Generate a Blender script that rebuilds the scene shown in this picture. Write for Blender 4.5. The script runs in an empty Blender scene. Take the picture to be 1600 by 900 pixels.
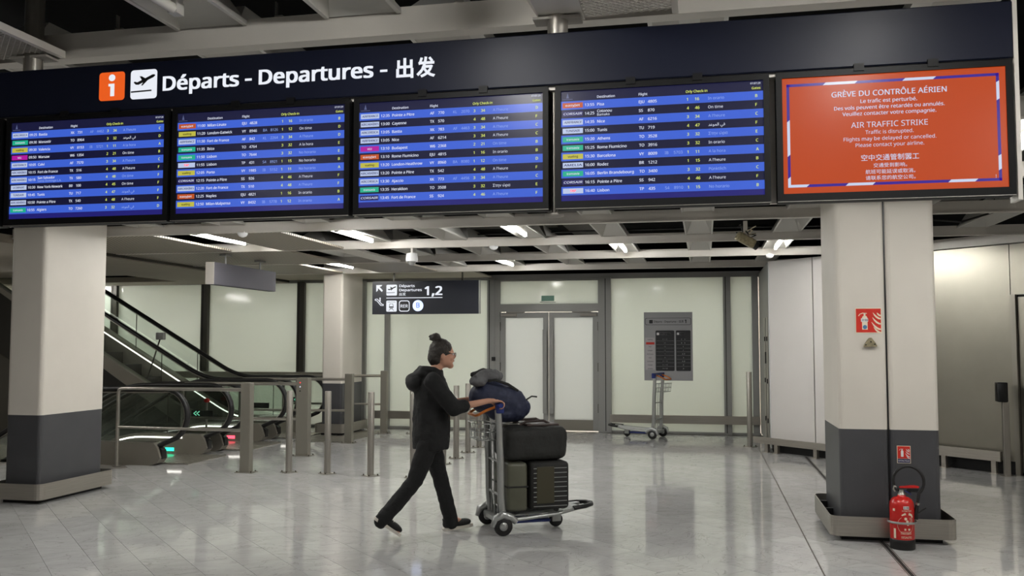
import bpy, bmesh, math, random
from mathutils import Vector, Matrix
random.seed(7)
scn = bpy.context.scene
COL = scn.collection
PI = math.pi

# ---------------------------------------------------------------- camera, world, exposure
TH = math.atan(300/1420.0); PITCH = math.atan(86/1420.0)
camd = bpy.data.cameras.new('camera'); cam = bpy.data.objects.new('camera', camd); COL.objects.link(cam)
camd.lens = 36*1420/1600.0; camd.sensor_width = 36; camd.clip_start = .05; camd.clip_end = 200
cam.location = (0, 0, 1.62); cam.rotation_euler = (PI/2+PITCH, 0, TH)
scn.camera = cam
W = bpy.data.worlds.new('world'); scn.world = W; W.use_nodes = True
W.node_tree.nodes['Background'].inputs[0].default_value = (.95, 1.0, .95, 1)
W.node_tree.nodes['Background'].inputs[1].default_value = .05
scn.view_settings.view_transform = 'Standard'; scn.view_settings.look = 'None'
scn.view_settings.gamma = 1; scn.view_settings.use_curve_mapping = False
scn.view_settings.exposure = 0.0
LAMP_W = 11.5          # watts of one 1.2 m fluorescent tube
LAMP_COL = (1.0, .99, .955)

# ---------------------------------------------------------------- materials
def lin(c):
    c = c/255.0
    return c/12.92 if c <= .04045 else ((c+.055)/1.055)**2.4
def rgb(r, g, b): return (lin(r), lin(g), lin(b), 1)
def mat(name, col, rough=.5, metal=0.0, emit=0.0, noise=0.0, nscale=6.0, stretch=None, bump=0.0, bscale=60.0, spec=.5, coat=0.0, alpha=None, trans=0.0, rnoise=0.0, glow=0.0):
    m = bpy.data.materials.new(name); m.use_nodes = True
    nt = m.node_tree; b = nt.nodes['Principled BSDF']
    b.inputs['Base Color'].default_value = col
    b.inputs['Roughness'].default_value = rough
    b.inputs['Metallic'].default_value = metal
    b.inputs['Specular IOR Level'].default_value = spec
    if coat: b.inputs['Coat Weight'].default_value = coat; b.inputs['Coat Roughness'].default_value = .06
    if trans: b.inputs['Transmission Weight'].default_value = trans
    if alpha is not None: b.inputs['Alpha'].default_value = alpha
    if glow:
        b.inputs['Base Color'].default_value = (.012, .012, .014, 1); b.inputs['Emission Color'].default_value = col; b.inputs['Emission Strength'].default_value = glow
    if emit:
        b.inputs['Emission Color'].default_value = col; b.inputs['Emission Strength'].default_value = emit
    if noise or bump or rnoise:
        tc = nt.nodes.new('ShaderNodeTexCoord'); mp = nt.nodes.new('ShaderNodeMapping')
        nt.links.new(tc.outputs['Object'], mp.inputs['Vector'])
        if stretch: mp.inputs['Scale'].default_value = stretch
        if noise or rnoise:
            n = nt.nodes.new('ShaderNodeTexNoise'); n.inputs['Scale'].default_value = nscale; n.inputs['Detail'].default_value = 5
            nt.links.new(mp.outputs[0], n.inputs['Vector'])
        if noise:
            r = nt.nodes.new('ShaderNodeValToRGB')
            r.color_ramp.elements[0].position = .3; r.color_ramp.elements[1].position = .7
            k0, k1 = 1-noise, 1+noise
            r.color_ramp.elements[0].color = (col[0]*k0, col[1]*k0, col[2]*k0, 1)
            r.color_ramp.elements[1].color = (min(1, col[0]*k1), min(1, col[1]*k1), min(1, col[2]*k1), 1)
            nt.links.new(n.outputs['Fac'], r.inputs['Fac']); nt.links.new(r.outputs['Color'], b.inputs['Base Color'])
        if rnoise:
            mr = nt.nodes.new('ShaderNodeMapRange'); mr.inputs['To Min'].default_value = rough-rnoise; mr.inputs['To Max'].default_value = rough+rnoise
            nt.links.new(n.outputs['Fac'], mr.inputs['Value']); nt.links.new(mr.outputs[0], b.inputs['Roughness'])
        if bump:
            n2 = nt.nodes.new('ShaderNodeTexNoise'); n2.inputs['Scale'].default_value = bscale; n2.inputs['Detail'].default_value = 4
            nt.links.new(mp.outputs[0], n2.inputs['Vector'])
            bp = nt.nodes.new('ShaderNodeBump'); bp.inputs['Strength'].default_value = bump; bp.inputs['Distance'].default_value = .01
            nt.links.new(n2.outputs['Fac'], bp.inputs['Height']); nt.links.new(bp.outputs[0], b.inputs['Normal'])
    return m
def marble(name, k, off):
    m = bpy.data.materials.new(name); m.use_nodes = True
    nt = m.node_tree; b = nt.nodes['Principled BSDF']; N = nt.nodes.new; L = nt.links.new
    g = N('ShaderNodeNewGeometry'); mp = N('ShaderNodeMapping'); mp.inputs['Location'].default_value = off
    mp.inputs['Rotation'].default_value = (0, 0, off[0])
    L(g.outputs['Position'], mp.inputs['Vector'])
    n1 = N('ShaderNodeTexNoise'); n1.inputs['Scale'].default_value = 4.5; n1.inputs['Detail'].default_value = 8; n1.inputs['Roughness'].default_value = .62
    mp2 = N('ShaderNodeMapping'); mp2.inputs['Scale'].default_value = (.9, 1.6, 1); L(mp.outputs[0], mp2.inputs['Vector'])
    L(mp2.outputs[0], n1.inputs['Vector'])
    r1 = N('ShaderNodeValToRGB'); e = r1.color_ramp.elements
    e[0].position = .32; e[0].color = (.445*k, .44*k, .43*k, 1); e[1].position = .68; e[1].color = (.525*k, .518*k, .508*k, 1)
    L(n1.outputs['Fac'], r1.inputs['Fac'])
    n2 = N('ShaderNodeTexNoise'); n2.inputs['Scale'].default_value = 2.4; n2.inputs['Detail'].default_value = 9; n2.inputs['Distortion'].default_value = 1.4
    mp3 = N('ShaderNodeMapping'); mp3.inputs['Scale'].default_value = (.9, 1.9, 1); mp3.inputs['Location'].default_value = (off[1], off[0], 0)
    L(mp.outputs[0], mp3.inputs['Vector']); L(mp3.outputs[0], n2.inputs['Vector'])
    r2 = N('ShaderNodeValToRGB'); e = r2.color_ramp.elements
    e[0].position = .49; e[0].color = (1, 1, 1, 1); e[1].position = .51; e[1].color = (1, 1, 1, 1)
    mid = r2.color_ramp.elements.new(.5); mid.color = (.62, .61, .60, 1)
    L(n2.outputs['Fac'], r2.inputs['Fac'])
    mx = N('ShaderNodeMix'); mx.data_type = 'RGBA'; mx.blend_type = 'MULTIPLY'; mx.inputs[0].default_value = .8
    L(r1.outputs[0], mx.inputs[6]); L(r2.outputs[0], mx.inputs[7]); L(mx.outputs[2], b.inputs['Base Color'])
    mr = N('ShaderNodeMapRange'); mr.inputs['To Min'].default_value = .03; mr.inputs['To Max'].default_value = .10
    L(n1.outputs['Fac'], mr.inputs['Value']); L(mr.outputs[0], b.inputs['Roughness'])
    b.inputs['Specular IOR Level'].default_value = .62
    return m
def mesh_metal(name, base, hole, scale, rough=.5):
    m = bpy.data.materials.new(name); m.use_nodes = True
    nt = m.node_tree; b = nt.nodes['Principled BSDF']; N = nt.nodes.new; L = nt.links.new
    tc = N('ShaderNodeTexCoord'); mp = N('ShaderNodeMapping'); mp.inputs['Rotation'].default_value = (0, 0, PI/4)
    L(tc.outputs['Object'], mp.inputs['Vector'])
    v = N('ShaderNodeTexVoronoi'); v.inputs['Scale'].default_value = scale; v.inputs['Randomness'].default_value = 0
    v.voronoi_dimensions = '2D'
    L(mp.outputs[0], v.inputs['Vector'])
    r = N('ShaderNodeValToRGB'); e = r.color_ramp.elements; e[0].position = .30; e[0].color = hole; e[1].position = .36; e[1].color = base
    L(v.outputs['Distance'], r.inputs['Fac']); L(r.outputs[0], b.inputs['Base Color']); b.inputs['Roughness'].default_value = rough
    return m
M = {}
for i, (k, off) in enumerate([(1.0, (3.1, 7.7, 0)), (1.05, (12.4, 1.3, 0)), (.95, (21.5, 9.9, 0)), (1.0, (5.0, 31.2, 0))]):
    M['marble%d' % i] = marble('polished_marble_%d' % i, k, off)
M['grout'] = mat('grout', rgb(112, 108, 102), .6)
M['joint'] = mat('expansion_joint', rgb(70, 62, 52), .45, .6)
M['white'] = mat('white_painted_plaster', rgb(206, 200, 190), .55, noise=.03, nscale=2.5)
M['panelwhite'] = mat('white_laminate_panel', rgb(205, 201, 197), .35, noise=.03, nscale=1.5)
M['greybase'] = mat('charcoal_paint', rgb(66, 66, 69), .42, noise=.07, nscale=4)
M['black'] = mat('black_plastic', rgb(16, 16, 17), .35)
M['bezel'] = mat('screen_bezel', rgb(9, 9, 10), .5, spec=.2)
M['escalator'] = mat('escalator_housing_steel', rgb(132, 127, 117), .42, .35, noise=.05, nscale=3)
M['matteblack'] = mat('matte_black', rgb(10, 10, 10), .8)
M['rubber'] = mat('black_rubber', rgb(20, 19, 19), .42)
M['steel'] = mat('brushed_steel', rgb(168, 164, 156), .33, .85, noise=.08, nscale=3, stretch=(40, 40, 1.2), rnoise=.05)
M['steelh'] = mat('brushed_steel_rail', rgb(176, 171, 162), .32, .85, noise=.07, nscale=3, stretch=(1.2, 1.2, 30))
M['steelwall'] = mat('satin_steel_sheet', rgb(140, 136, 125), .30, .8, noise=.10, nscale=1.2)
M['bronze'] = mat('bronze_steel', rgb(142, 138, 128), .38, .55)
M['alu'] = mat('grey_aluminium', rgb(148, 148, 145), .42, .25)
M['darkalu'] = mat('dark_aluminium', rgb(62, 59, 52), .4, .35)
M['paint'] = mat('light_grey_ceiling_metal', rgb(206, 201, 193), .45, .1, noise=.03)
M['trough'] = mat('pale_reflector_metal', rgb(196, 194, 188), .4, .2)
M['plaster'] = mat('beige_soffit', rgb(160, 152, 138), .7, noise=.04, nscale=1.2)
M['perf'] = mesh_metal('perforated_panel', rgb(172, 163, 148), rgb(46, 42, 36), 26)
M['void'] = mat('dark_ceiling_void', rgb(6, 6, 6), .9, spec=.1)
M['duct'] = mat('dim_service_duct', rgb(64, 61, 54), .7)
M['tube'] = mat('lit_fluorescent_tube', (1, .99, .955, 1), .4, emit=82)
M['tubeoff'] = mat('unlit_tube', rgb(200, 196, 186), .4)
M['navy'] = mat('navy_sign_enamel', rgb(15, 19, 35), .42, spec=.2)
M['signnavy'] = mat('dark_navy_sign', rgb(24, 27, 37), .4)
M['lwhite'] = mat('lit_white_lettering', rgb(238, 242, 250), .5, glow=.95)
M['lorange'] = mat('lit_orange', rgb(236, 92, 22), .5, glow=.95)
M['lblack'] = mat('black_print', rgb(14, 15, 18), .5)
M['greysign'] = mat('grey_lilac_sign_back', rgb(86, 84, 91), .65, spec=.2)
M['signend'] = mat('pale_sign_end', rgb(150, 145, 138), .6)
M['s_head'] = mat('screen_header', rgb(21, 22, 58), .25, glow=.92, spec=.22)
M['s_blue'] = mat('screen_blue_row', rgb(62, 100, 216), .25, glow=.92, spec=.22)
M['s_dark'] = mat('screen_dark_row', rgb(15, 17, 52), .25, glow=.92, spec=.22)
M['s_foot'] = mat('screen_footer', rgb(32, 29, 116), .25, glow=.92, spec=.22)
M['s_white'] = mat('screen_white_text', rgb(226, 232, 250), .3, glow=.92, spec=.22)
M['s_pale'] = mat('screen_pale_text', rgb(150, 176, 240), .3, glow=.92, spec=.22)
M['s_dim'] = mat('screen_dim_logo', rgb(92, 100, 140), .3, glow=.9, spec=.2)
M['s_yellow'] = mat('screen_yellow_text', rgb(226, 240, 110), .3, glow=.92, spec=.22)
M['s_orange'] = mat('screen_orange', rgb(190, 70, 18), .25, glow=.92, spec=.12)
M['s_violet'] = mat('screen_violet', rgb(54, 26, 142), .25, glow=.92, spec=.22)
M['s_lilac'] = mat('screen_white_dash', rgb(206, 216, 240), .25, glow=.92, spec=.22)
for n, c in dict(corange=(196, 84, 30), cyellow=(196, 190, 70), cgreen=(30, 178, 142), cwhite=(190, 204, 236), cmagenta=(180, 24, 160), cdark=(28, 24, 96)).items():
    M[n] = mat('screen_tag_'+n[1:], rgb(*c), .3, glow=.92, spec=.22)
M['red'] = mat('red_enamel', rgb(190, 22, 16), .3, coat=.3)
M['redsign'] = mat('red_sign_print', rgb(196, 36, 18), .45)
M['cream'] = mat('cream_print', rgb(226, 214, 190), .5)
M['whiteprint'] = mat('white_print', rgb(222, 222, 222), .5)
M['bluedot'] = mat('blue_print', rgb(70, 118, 158), .5)
M['navyprint'] = mat('navy_print', rgb(40, 44, 84), .5)
M['posterbg'] = mat('grey_poster', rgb(158, 158, 160), .5)
M['posterdark'] = mat('poster_black', rgb(24, 25, 29), .5)
M['pale'] = mat('pale_poster_strip', rgb(182, 178, 180), .5)
M['skin'] = mat('skin', rgb(190, 142, 118), .55, bump=.05, bscale=200)
M['hair'] = mat('brown_hair', rgb(40, 33, 27), .55, noise=.35, nscale=18, stretch=(1, 1, 4), bump=.5, bscale=80)
M['jacket'] = mat('black_jersey', rgb(15, 15, 16), .85, noise=.2, nscale=9, bump=.25, bscale=40)
M['trouser'] = mat('black_denim', rgb(14, 14, 15), .85, noise=.2, nscale=14, bump=.3, bscale=50)
M['shoe'] = mat('black_canvas', rgb(20, 20, 20), .7)
M['sole'] = mat('white_rubber_sole', rgb(208, 202, 192), .6)
M['lip'] = mat('lips', rgb(150, 84, 74), .5)
M['trolley'] = mat('trolley_steel', rgb(176, 178, 176), .3, .7)
M['blue'] = mat('blue_plastic', rgb(26, 44, 112), .4)
M['orange'] = mat('orange_plastic', rgb(196, 110, 36), .45)
M['bagnavy'] = mat('navy_nylon', rgb(34, 40, 66), .7, noise=.2, nscale=8, bump=.3, bscale=30)
M['bagbrown'] = mat('dark_brown_leather', rgb(50, 34, 28), .5, noise=.25, nscale=6)
M['bagblack'] = mat('black_fabric', rgb(30, 30, 28), .75, noise=.2, nscale=8, bump=.3, bscale=40)
M['olive'] = mat('olive_shell', rgb(84, 84, 70), .45, noise=.15, nscale=5)
M['greycloth'] = mat('grey_cloth', rgb(92, 92, 94), .85, noise=.3, nscale=9, bump=.4, bscale=30)
M['tin'] = mat('worn_tin', rgb(150, 140, 112), .5, .5, noise=.3, nscale=40)
M['green'] = mat('green_indicator', (.02, .85, .42, 1), .4, emit=3.0)
M['redlight'] = mat('red_indicator', (1, .06, .10, 1), .4, emit=3.0)
M['redsoft'] = mat('red_dot', (1, .05, .05, 1), .4, emit=.9)
M['greensoft'] = mat('green_arrow', (.25, .9, .6, 1), .4, emit=.8)
M['skirtlight'] = mat('white_skirt_light', (1, .97, .9, 1), .4, emit=2.6)
M['step'] = mat('dark_step_metal', rgb(44, 43, 40), .5, .4)
def clear_glass(name, tint, a):
    m = bpy.data.materials.new(name); m.use_nodes = True
    nt = m.node_tree; nt.nodes.remove(nt.nodes['Principled BSDF']); N = nt.nodes.new; L = nt.links.new
    t = N('ShaderNodeBsdfTransparent'); t.inputs[0].default_value = tint
    g = N('ShaderNodeBsdfGlossy'); g.inputs['Roughness'].default_value = .03; g.inputs['Color'].default_value = (.9, .95, .92, 1)
    f = N('ShaderNodeFresnel'); f.inputs['IOR'].default_value = 1.5
    mx = N('ShaderNodeMixShader'); L(f.outputs[0], mx.inputs[0]); L(t.outputs[0], mx.inputs[1]); L(g.outputs[0], mx.inputs[2])
    L(mx.outputs[0], nt.nodes['Material Output'].inputs['Surface'])
    return m
def frosted(name, col, tcol, rough, k):
    m = bpy.data.materials.new(name); m.use_nodes = True
    nt = m.node_tree; b = nt.nodes['Principled BSDF']; N = nt.nodes.new; L = nt.links.new
    b.inputs['Base Color'].default_value = col; b.inputs['Roughness'].default_value = rough; b.inputs['Specular IOR Level'].default_value = .6
    t = N('ShaderNodeBsdfTranslucent'); t.inputs[0].default_value = tcol
    mx = N('ShaderNodeMixShader'); mx.inputs[0].default_value = k
    L(b.outputs[0], mx.inputs[1]); L(t.outputs[0], mx.inputs[2]); L(mx.outputs[0], nt.nodes['Material Output'].inputs['Surface'])
    return m
M['glassgreen'] = frosted('frosted_green_glass', rgb(211, 216, 209), (.855, .885, .845, 1), .10, .45)
M['glasswhite'] = frosted('frosted_white_glass', rgb(218, 221, 219), (.84, .86, .85, 1), .25, .45)
M['balglass'] = clear_glass('balustrade_glass', (.93, .96, .94, 1), .2)
M['wireglass'] = M['trolley']

# ---------------------------------------------------------------- mesh helpers
class MB:
    """collects geometry for ONE mesh object"""
    def __init__(s): s.v = []; s.f = []; s.m = []; s.s = []; s.T = None
    def add(s, vs, fs, mi=0, smooth=False):
        o = len(s.v)
        for p in vs:
            p = Vector(p)
            if s.T is not None: p = s.T @ p
            s.v.append(p)
        for f in fs: s.f.append([i+o for i in f]); s.m.append(mi); s.s.append(smooth)
    def box(s, x0, x1, y0, y1, z0, z1, mi=0):
        s.add([(x0,y0,z0),(x1,y0,z0),(x1,y1,z0),(x0,y1,z0),(x0,y0,z1),(x1,y0,z1),(x1,y1,z1),(x0,y1,z1)],
              [(0,3,2,1),(4,5,6,7),(0,1,5,4),(1,2,6,5),(2,3,7,6),(3,0,4,7)], mi)
        return s
    def prism(s, poly, z0, z1, mi=0, smooth=False):
        n = len(poly)
        s.add([(x,y,z0) for x,y in poly]+[(x,y,z1) for x,y in poly],
              [tuple(range(n-1,-1,-1)), tuple(range(n,2*n))]+[(i,(i+1)%n,n+(i+1)%n,n+i) for i in range(n)], mi, smooth)
        return s
    def prism_y(s, poly, y0, y1, mi=0):   # polygon in x,z (counter-clockwise seen from -y), extruded along y
        n = len(poly)
        s.add([(x,y0,z) for x,z in poly]+[(x,y1,z) for x,z in poly],
              [tuple(range(n)), tuple(range(2*n-1,n-1,-1))]+[((i+1)%n,i,n+i,n+(i+1)%n) for i in range(n)], mi)
        return s
    def tube(s, pts, r, n=10, mi=0, closed=False, ry=None, up=None):
        pts = [Vector(p) for p in pts]; k = len(pts)
        rs = r if isinstance(r, (list, tuple)) else [r]*k
        rings = []; prev = None
        for i, p in enumerate(pts):
            if closed: t = (pts[(i+1)%k]-pts[i-1])
            else: t = pts[min(i+1,k-1)]-pts[max(i-1,0)]
            t.normalize()
            if prev is None:
                a = Vector(up) if up else (Vector((0,0,1)) if abs(t.z) < .9 else Vector((0,1,0)))
            else: a = prev
            u = a - t*a.dot(t)
            if u.length < 1e-5: u = t.orthogonal()
            u.normalize(); w = t.cross(u); prev = u
            q = (ry if ry else 1.0)
            rings.append([p+u*(math.cos(2*PI*j/n)*rs[i])+w*(math.sin(2*PI*j/n)*rs[i]*q) for j in range(n)])
        vs = [q for rg in rings for q in rg]; fs = []
        for i in range(k if closed else k-1):
            a, b = i*n, ((i+1)%k)*n
            for j in range(n): fs.append((a+j, a+(j+1)%n, b+(j+1)%n, b+j))
        s.add(vs, fs, mi, True)
        if not closed:
            o = [Vector(q) for q in rings[0]]; e = [Vector(q) for q in rings[-1]]
            s.add(o, [tuple(range(n-1,-1,-1))], mi); s.add(e, [tuple(range(n))], mi)
        return s
    def lathe(s, prof, c=(0,0,0), n=24, mi=0, axis='z'):
        vs = []; k = len(prof)
        for r, h in prof:
            for j in range(n):
                a = 2*PI*j/n; x, y = r*math.cos(a), r*math.sin(a)
                q = (x,y,h) if axis == 'z' else ((h,x,y) if axis == 'x' else (y,h,x))
                vs.append((c[0]+q[0], c[1]+q[1], c[2]+q[2]))
        fs = []
        for i in range(k-1):
            for j in range(n): fs.append((i*n+j, i*n+(j+1)%n, (i+1)*n+(j+1)%n, (i+1)*n+j))
        s.add(vs, fs, mi, True)
        s.add(vs[:n], [tuple(range(n-1,-1,-1))], mi); s.add(vs[-n:], [tuple(range(n))], mi)
        return s
    def rbox(s, x0, x1, y0, y1, z0, z1, r=.01, seg=2, mi=0):
        bm = bmesh.new(); bmesh.ops.create_cube(bm, size=1)
        for v in bm.verts: v.co = Vector(((x0+x1)/2+v.co.x*(x1-x0), (y0+y1)/2+v.co.y*(y1-y0), (z0+z1)/2+v.co.z*(z1-z0)))
        bmesh.ops.bevel(bm, geom=bm.edges[:], offset=r, segments=seg, affect='EDGES', profile=.5)
        bm.verts.index_update()
        s.add([v.co.copy() for v in bm.verts], [[v.index for v in f.verts] for f in bm.faces], mi, seg > 1); bm.free()
        return s
    def ell(s, c, r, n=16, mi=0, R=None):
        vs = []; m = n//2
        for i in range(m+1):
            for j in range(n):
                a = PI*i/m; b = 2*PI*j/n
                p = Vector((r[0]*math.sin(a)*math.cos(b), r[1]*math.sin(a)*math.sin(b), -r[2]*math.cos(a)))
                if R is not None: p = R @ p
                vs.append(Vector(c)+p)
        fs = [(i*n+j, i*n+(j+1)%n, (i+1)*n+(j+1)%n, (i+1)*n+j) for i in range(m) for j in range(n)]
        s.add(vs, fs, mi, True); return s
    def mesh(s, name, mats):
        me = bpy.data.meshes.new(name); me.from_pydata([tuple(v) for v in s.v], [], s.f)
        for mm in (mats if isinstance(mats, (list, tuple)) else [mats]): me.materials.append(M[mm] if isinstance(mm, str) else mm)
        for p, mi, sm in zip(me.polygons, s.m, s.s): p.material_index = mi; p.use_smooth = sm
        me.validate(); me.update(); return me
    def build(s, name, mats, parent=None):
        o = bpy.data.objects.new(name, s.mesh(name, mats)); COL.objects.link(o)
        if parent is not None: o.parent = parent
        return o
def tag(o, label=None, cat=None, group=None, kind=None):
    if label: o['label'] = label
    if cat: o['category'] = cat
    if group: o['group'] = group
    if kind: o['kind'] = kind
    return o
def empty(name, loc=(0,0,0), rz=0):
    o = bpy.data.objects.new(name, None); COL.objects.link(o); o.location = loc; o.rotation_euler = (0,0,rz); o.empty_display_size = .1
    return o
def thing(name, label, cat, loc=(0,0,0), rz=0, group=None): return tag(empty(name, loc, rz), label, cat, group)
def dup(src, parent=None):
    c = src.copy(); COL.objects.link(c)
    if parent is not None: c.parent = parent
    for ch in [o for o in src.children]: dup(ch, c)
    return c
def BX(name, m, parent, *b): return MB().box(*b).build(name, m, parent)

# text outlines -> flat faces in a plane facing -y
_tc = bpy.data.curves.new('lettering_source', 'FONT'); _to = bpy.data.objects.new('lettering_source', _tc); COL.objects.link(_to)
_plain = _tc.font; _latin = None
try:
    import os
    _latin = bpy.data.fonts.load(os.path.join(bpy.utils.system_resource('DATAFILES', path='fonts'), 'NotoSansHebrew-Regular.woff2'))
except Exception: _latin = None
_tc.resolution_u = 2; _tc.fill_mode = 'FRONT'
_cache = {}
def glyphs(txt, size, bold):
    """outline mesh of a string; latin strings are emboldened by doubled strokes, others by curve offset"""
    lat = _latin is not None and all(ord(c) < 0x250 for c in txt)
    key = (txt, size, bold)
    if key not in _cache:
        _tc.font = _latin if lat else _plain
        _tc.body = txt; _tc.size = size*(1.2 if lat else 1); _tc.offset = 0 if lat else bold*size
        me = _to.to_mesh()
        vs = [v.co.copy() for v in me.vertices]; fs = [tuple(p.vertices) for p in me.polygons]
        _to.to_mesh_clear()
        if lat and bold > .001 and vs:
            n = len(vs); V, F = [], []
            b_ = bold*size*1.15
            for q_, (dx, dz) in enumerate([(-b_, -b_*.5), (b_, b_*.5)] if size < .06 else [(-b_, -b_*.6), (b_, -b_*.6), (b_, b_*.6), (-b_, b_*.6), (0, 0)]):
                V += [Vector((v.x+dx, v.y+dz, 0)) for v in vs]; F += [tuple(k+q_*n for k in f) for f in fs]
            vs, fs = V, F
        _cache[key] = (vs, fs)
    return _cache[key]
def text(mb, txt, x, y, z, size, bold=.012, align='L', width=None, mi=0, slant=0.0):
    """x,z = baseline start (or centre / end) ; y = plane ; width = squeeze to this width"""
    vs, fs = glyphs(txt, size, bold)
    if not vs: return
    x0 = min(v.x for v in vs); x1 = max(v.x for v in vs); k = 1.0
    if width: k = width/(x1-x0)
    w = (x1-x0)*k
    ox = x if align == 'L' else (x-w/2 if align == 'C' else x-w)
    mb.add([(ox+(v.x-x0)*k+slant*v.y, y, z+v.y) for v in vs], fs, mi)
def rrect(x0, x1, z0, z1, r, n=5):
    p = []
    for cx, cz, a0 in ((x1-r, z0+r, -PI/2), (x1-r, z1-r, 0), (x0+r, z1-r, PI/2), (x0+r, z0+r, PI)):
        for i in range(n+1): a = a0+PI/2*i/n; p.append((cx+r*math.cos(a), cz+r*math.sin(a)))
    return p
def flat(mb, poly, y, mi=0): mb.add([(x,y,z) for x,z in poly], [tuple(range(len(poly)))], mi)
def strip(mb, pts, w, y, mi=0):
    """flat ribbon along points in x,z"""
    L_, R_ = [], []
    for i, (x, z) in enumerate(pts):
        a = pts[max(i-1,0)]; b = pts[min(i+1,len(pts)-1)]
        d = Vector((b[0]-a[0], b[1]-a[1])).normalized(); n = Vector((-d.y, d.x))
        ww = w[i] if isinstance(w, (list, tuple)) else w
        L_.append((x+n.x*ww/2, z+n.y*ww/2)); R_.append((x-n.x*ww/2, z-n.y*ww/2))
    for i in range(len(pts)-1):
        mb.add([(p[0],y,p[1]) for p in (R_[i], R_[i+1], L_[i+1], L_[i])], [(0,1,2,3)], mi)
PLANE = [(0,.02),(.10,-.02),(.20,.02),(.45,.14),(.28,.34),(.38,.36),(.66,.24),(.90,.36),(1.0,.38),(1.0,.32),(.93,.24),(.60,.06),(.24,-.10),(.10,-.12)]
def plane_icon(mb, x, z, s, y, mi=0):
    """take-off aeroplane silhouette and runway line inside a square of side s with lower-left corner x,z"""
    body = [(.10,.50),(.16,.56),(.24,.53),(.20,.50),(.34,.49)]
    flat(mb, [(x+s*a, z+s*b) for a, b in [(.12,.57),(.20,.50),(.30,.49),(.86,.72),(.93,.78),(.90,.82),(.82,.82),(.26,.58),(.15,.61)]], y, mi)
    flat(mb, [(x+s*a, z+s*b) for a, b in [(.44,.62),(.58,.69),(.42,.78),(.34,.78)]], y, mi)
    flat(mb, [(x+s*a, z+s*b) for a, b in [(.50,.60),(.68,.66),(.46,.46),(.40,.46)]], y, mi)
    flat(mb, [(x+s*a, z+s*b) for a, b in [(.02,.23),(.80,.25),(.80,.30),(.02,.28)]], y, mi)

# ================================================================ THE SETTING
def project(p):
    v = Vector(p)-Vector((0,0,1.62))
    fw = Vector((-math.sin(TH)*math.cos(PITCH), math.cos(TH)*math.cos(PITCH), math.sin(PITCH))); R = Vector((math.cos(TH), math.sin(TH), 0)); U = R.cross(fw)
    w = v.dot(fw)
    return (800+1420*v.dot(R)/w, 450-1420*v.dot(U)/w, w) if w > .1 else (-9e9, 0, w)

# ---- floor: grout slab with marble tiles laid diagonally in running bond
fb = MB()
fb.box(-14, 7.2, -8, 10.9, -.2, -.006); fb.box(-7.95, 7.2, 10.9, 17, -.2, -.006); fb.box(-14, -7.95, 14.2, 17, -.2, -.006)
floor = fb.build('floor', 'grout'); tag(floor, 'polished pale grey marble tile floor laid diagonally', kind='structure')
TL, TW, GAP = .6, .3, .0024
tmesh = []
for i in range(4):
    me = MB().box(-TL/2+GAP/2, TL/2-GAP/2, -TW/2+GAP/2, TW/2-GAP/2, -.0058, 0).mesh('tile', 'marble%d' % i); tmesh.append(me)
q = math.sqrt(.5); cand = []
for j in range(-110, 110):
    for i in range(-60, 60):
        a = i*TL+(j % 2)*TL/2+.11; b = j*TW+.08
        x, y = -q*a+q*b, q*a+q*b
        if not (-13.6 < x < 6.8 and -7.6 < y < 16.6): continue
        if x < -7.55 and 10.6 < y < 14.4: continue
        if x+y > 16.0 and x > 1.6: continue
        px, py, w = project((x, y, 0))
        vis = (-30 < px < 1630 and py < 925 and w > 0)
        cand.append((0 if vis else 1, w if vis else 0, x, y))
cand.sort()
rest = MB()
for n_, (nv, w, x, y) in enumerate(cand):
    mi = random.randrange(4)
    if n_ < 300 and nv == 0:
        o = bpy.data.objects.new('tile', tmesh[mi]); COL.objects.link(o); o.parent = floor
        o.location = (x, y, random.uniform(-.0003, .0)); o.rotation_euler = (0, 0, 3*PI/4)
    else:
        T = Matrix.Translation((x, y, random.uniform(-.0003, 0))) @ Matrix.Rotation(3*PI/4, 4, 'Z')
        rest.T = T; rest.box(-TL/2+GAP/2, TL/2-GAP/2, -TW/2+GAP/2, TW/2-GAP/2, -.0058, 0, mi)
o = rest.build('distant_tiles', ['marble0', 'marble1', 'marble2', 'marble3'], floor); o['kind'] = 'stuff'
BX('expansion_joint', 'joint', floor, .797, .807, 3, 16.5, -.01, .0006)
d = MB()
d.box(1.375, 1.382, 3, 13.7, -.01, .0012); d.box(1.388, 1.412, 3, 13.7, -.012, .0004, 1); d.box(1.418, 1.425, 3, 13.7, -.01, .0012); d.box(1.398, 1.402, 3, 13.7, -.01, .001)
d.build('drain_channel', ['joint', 'matteblack'], floor)
mt = MB()
mt.box(-6.7, -5.75, 14.05, 16.1, -.002, .004)
for i in range(12): mt.box(-6.68+i*.078, -6.65+i*.078, 14.07, 16.08, .003, .007, 1)
mt.build('landing_plate', ['bronze', 'steel'], floor)

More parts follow.
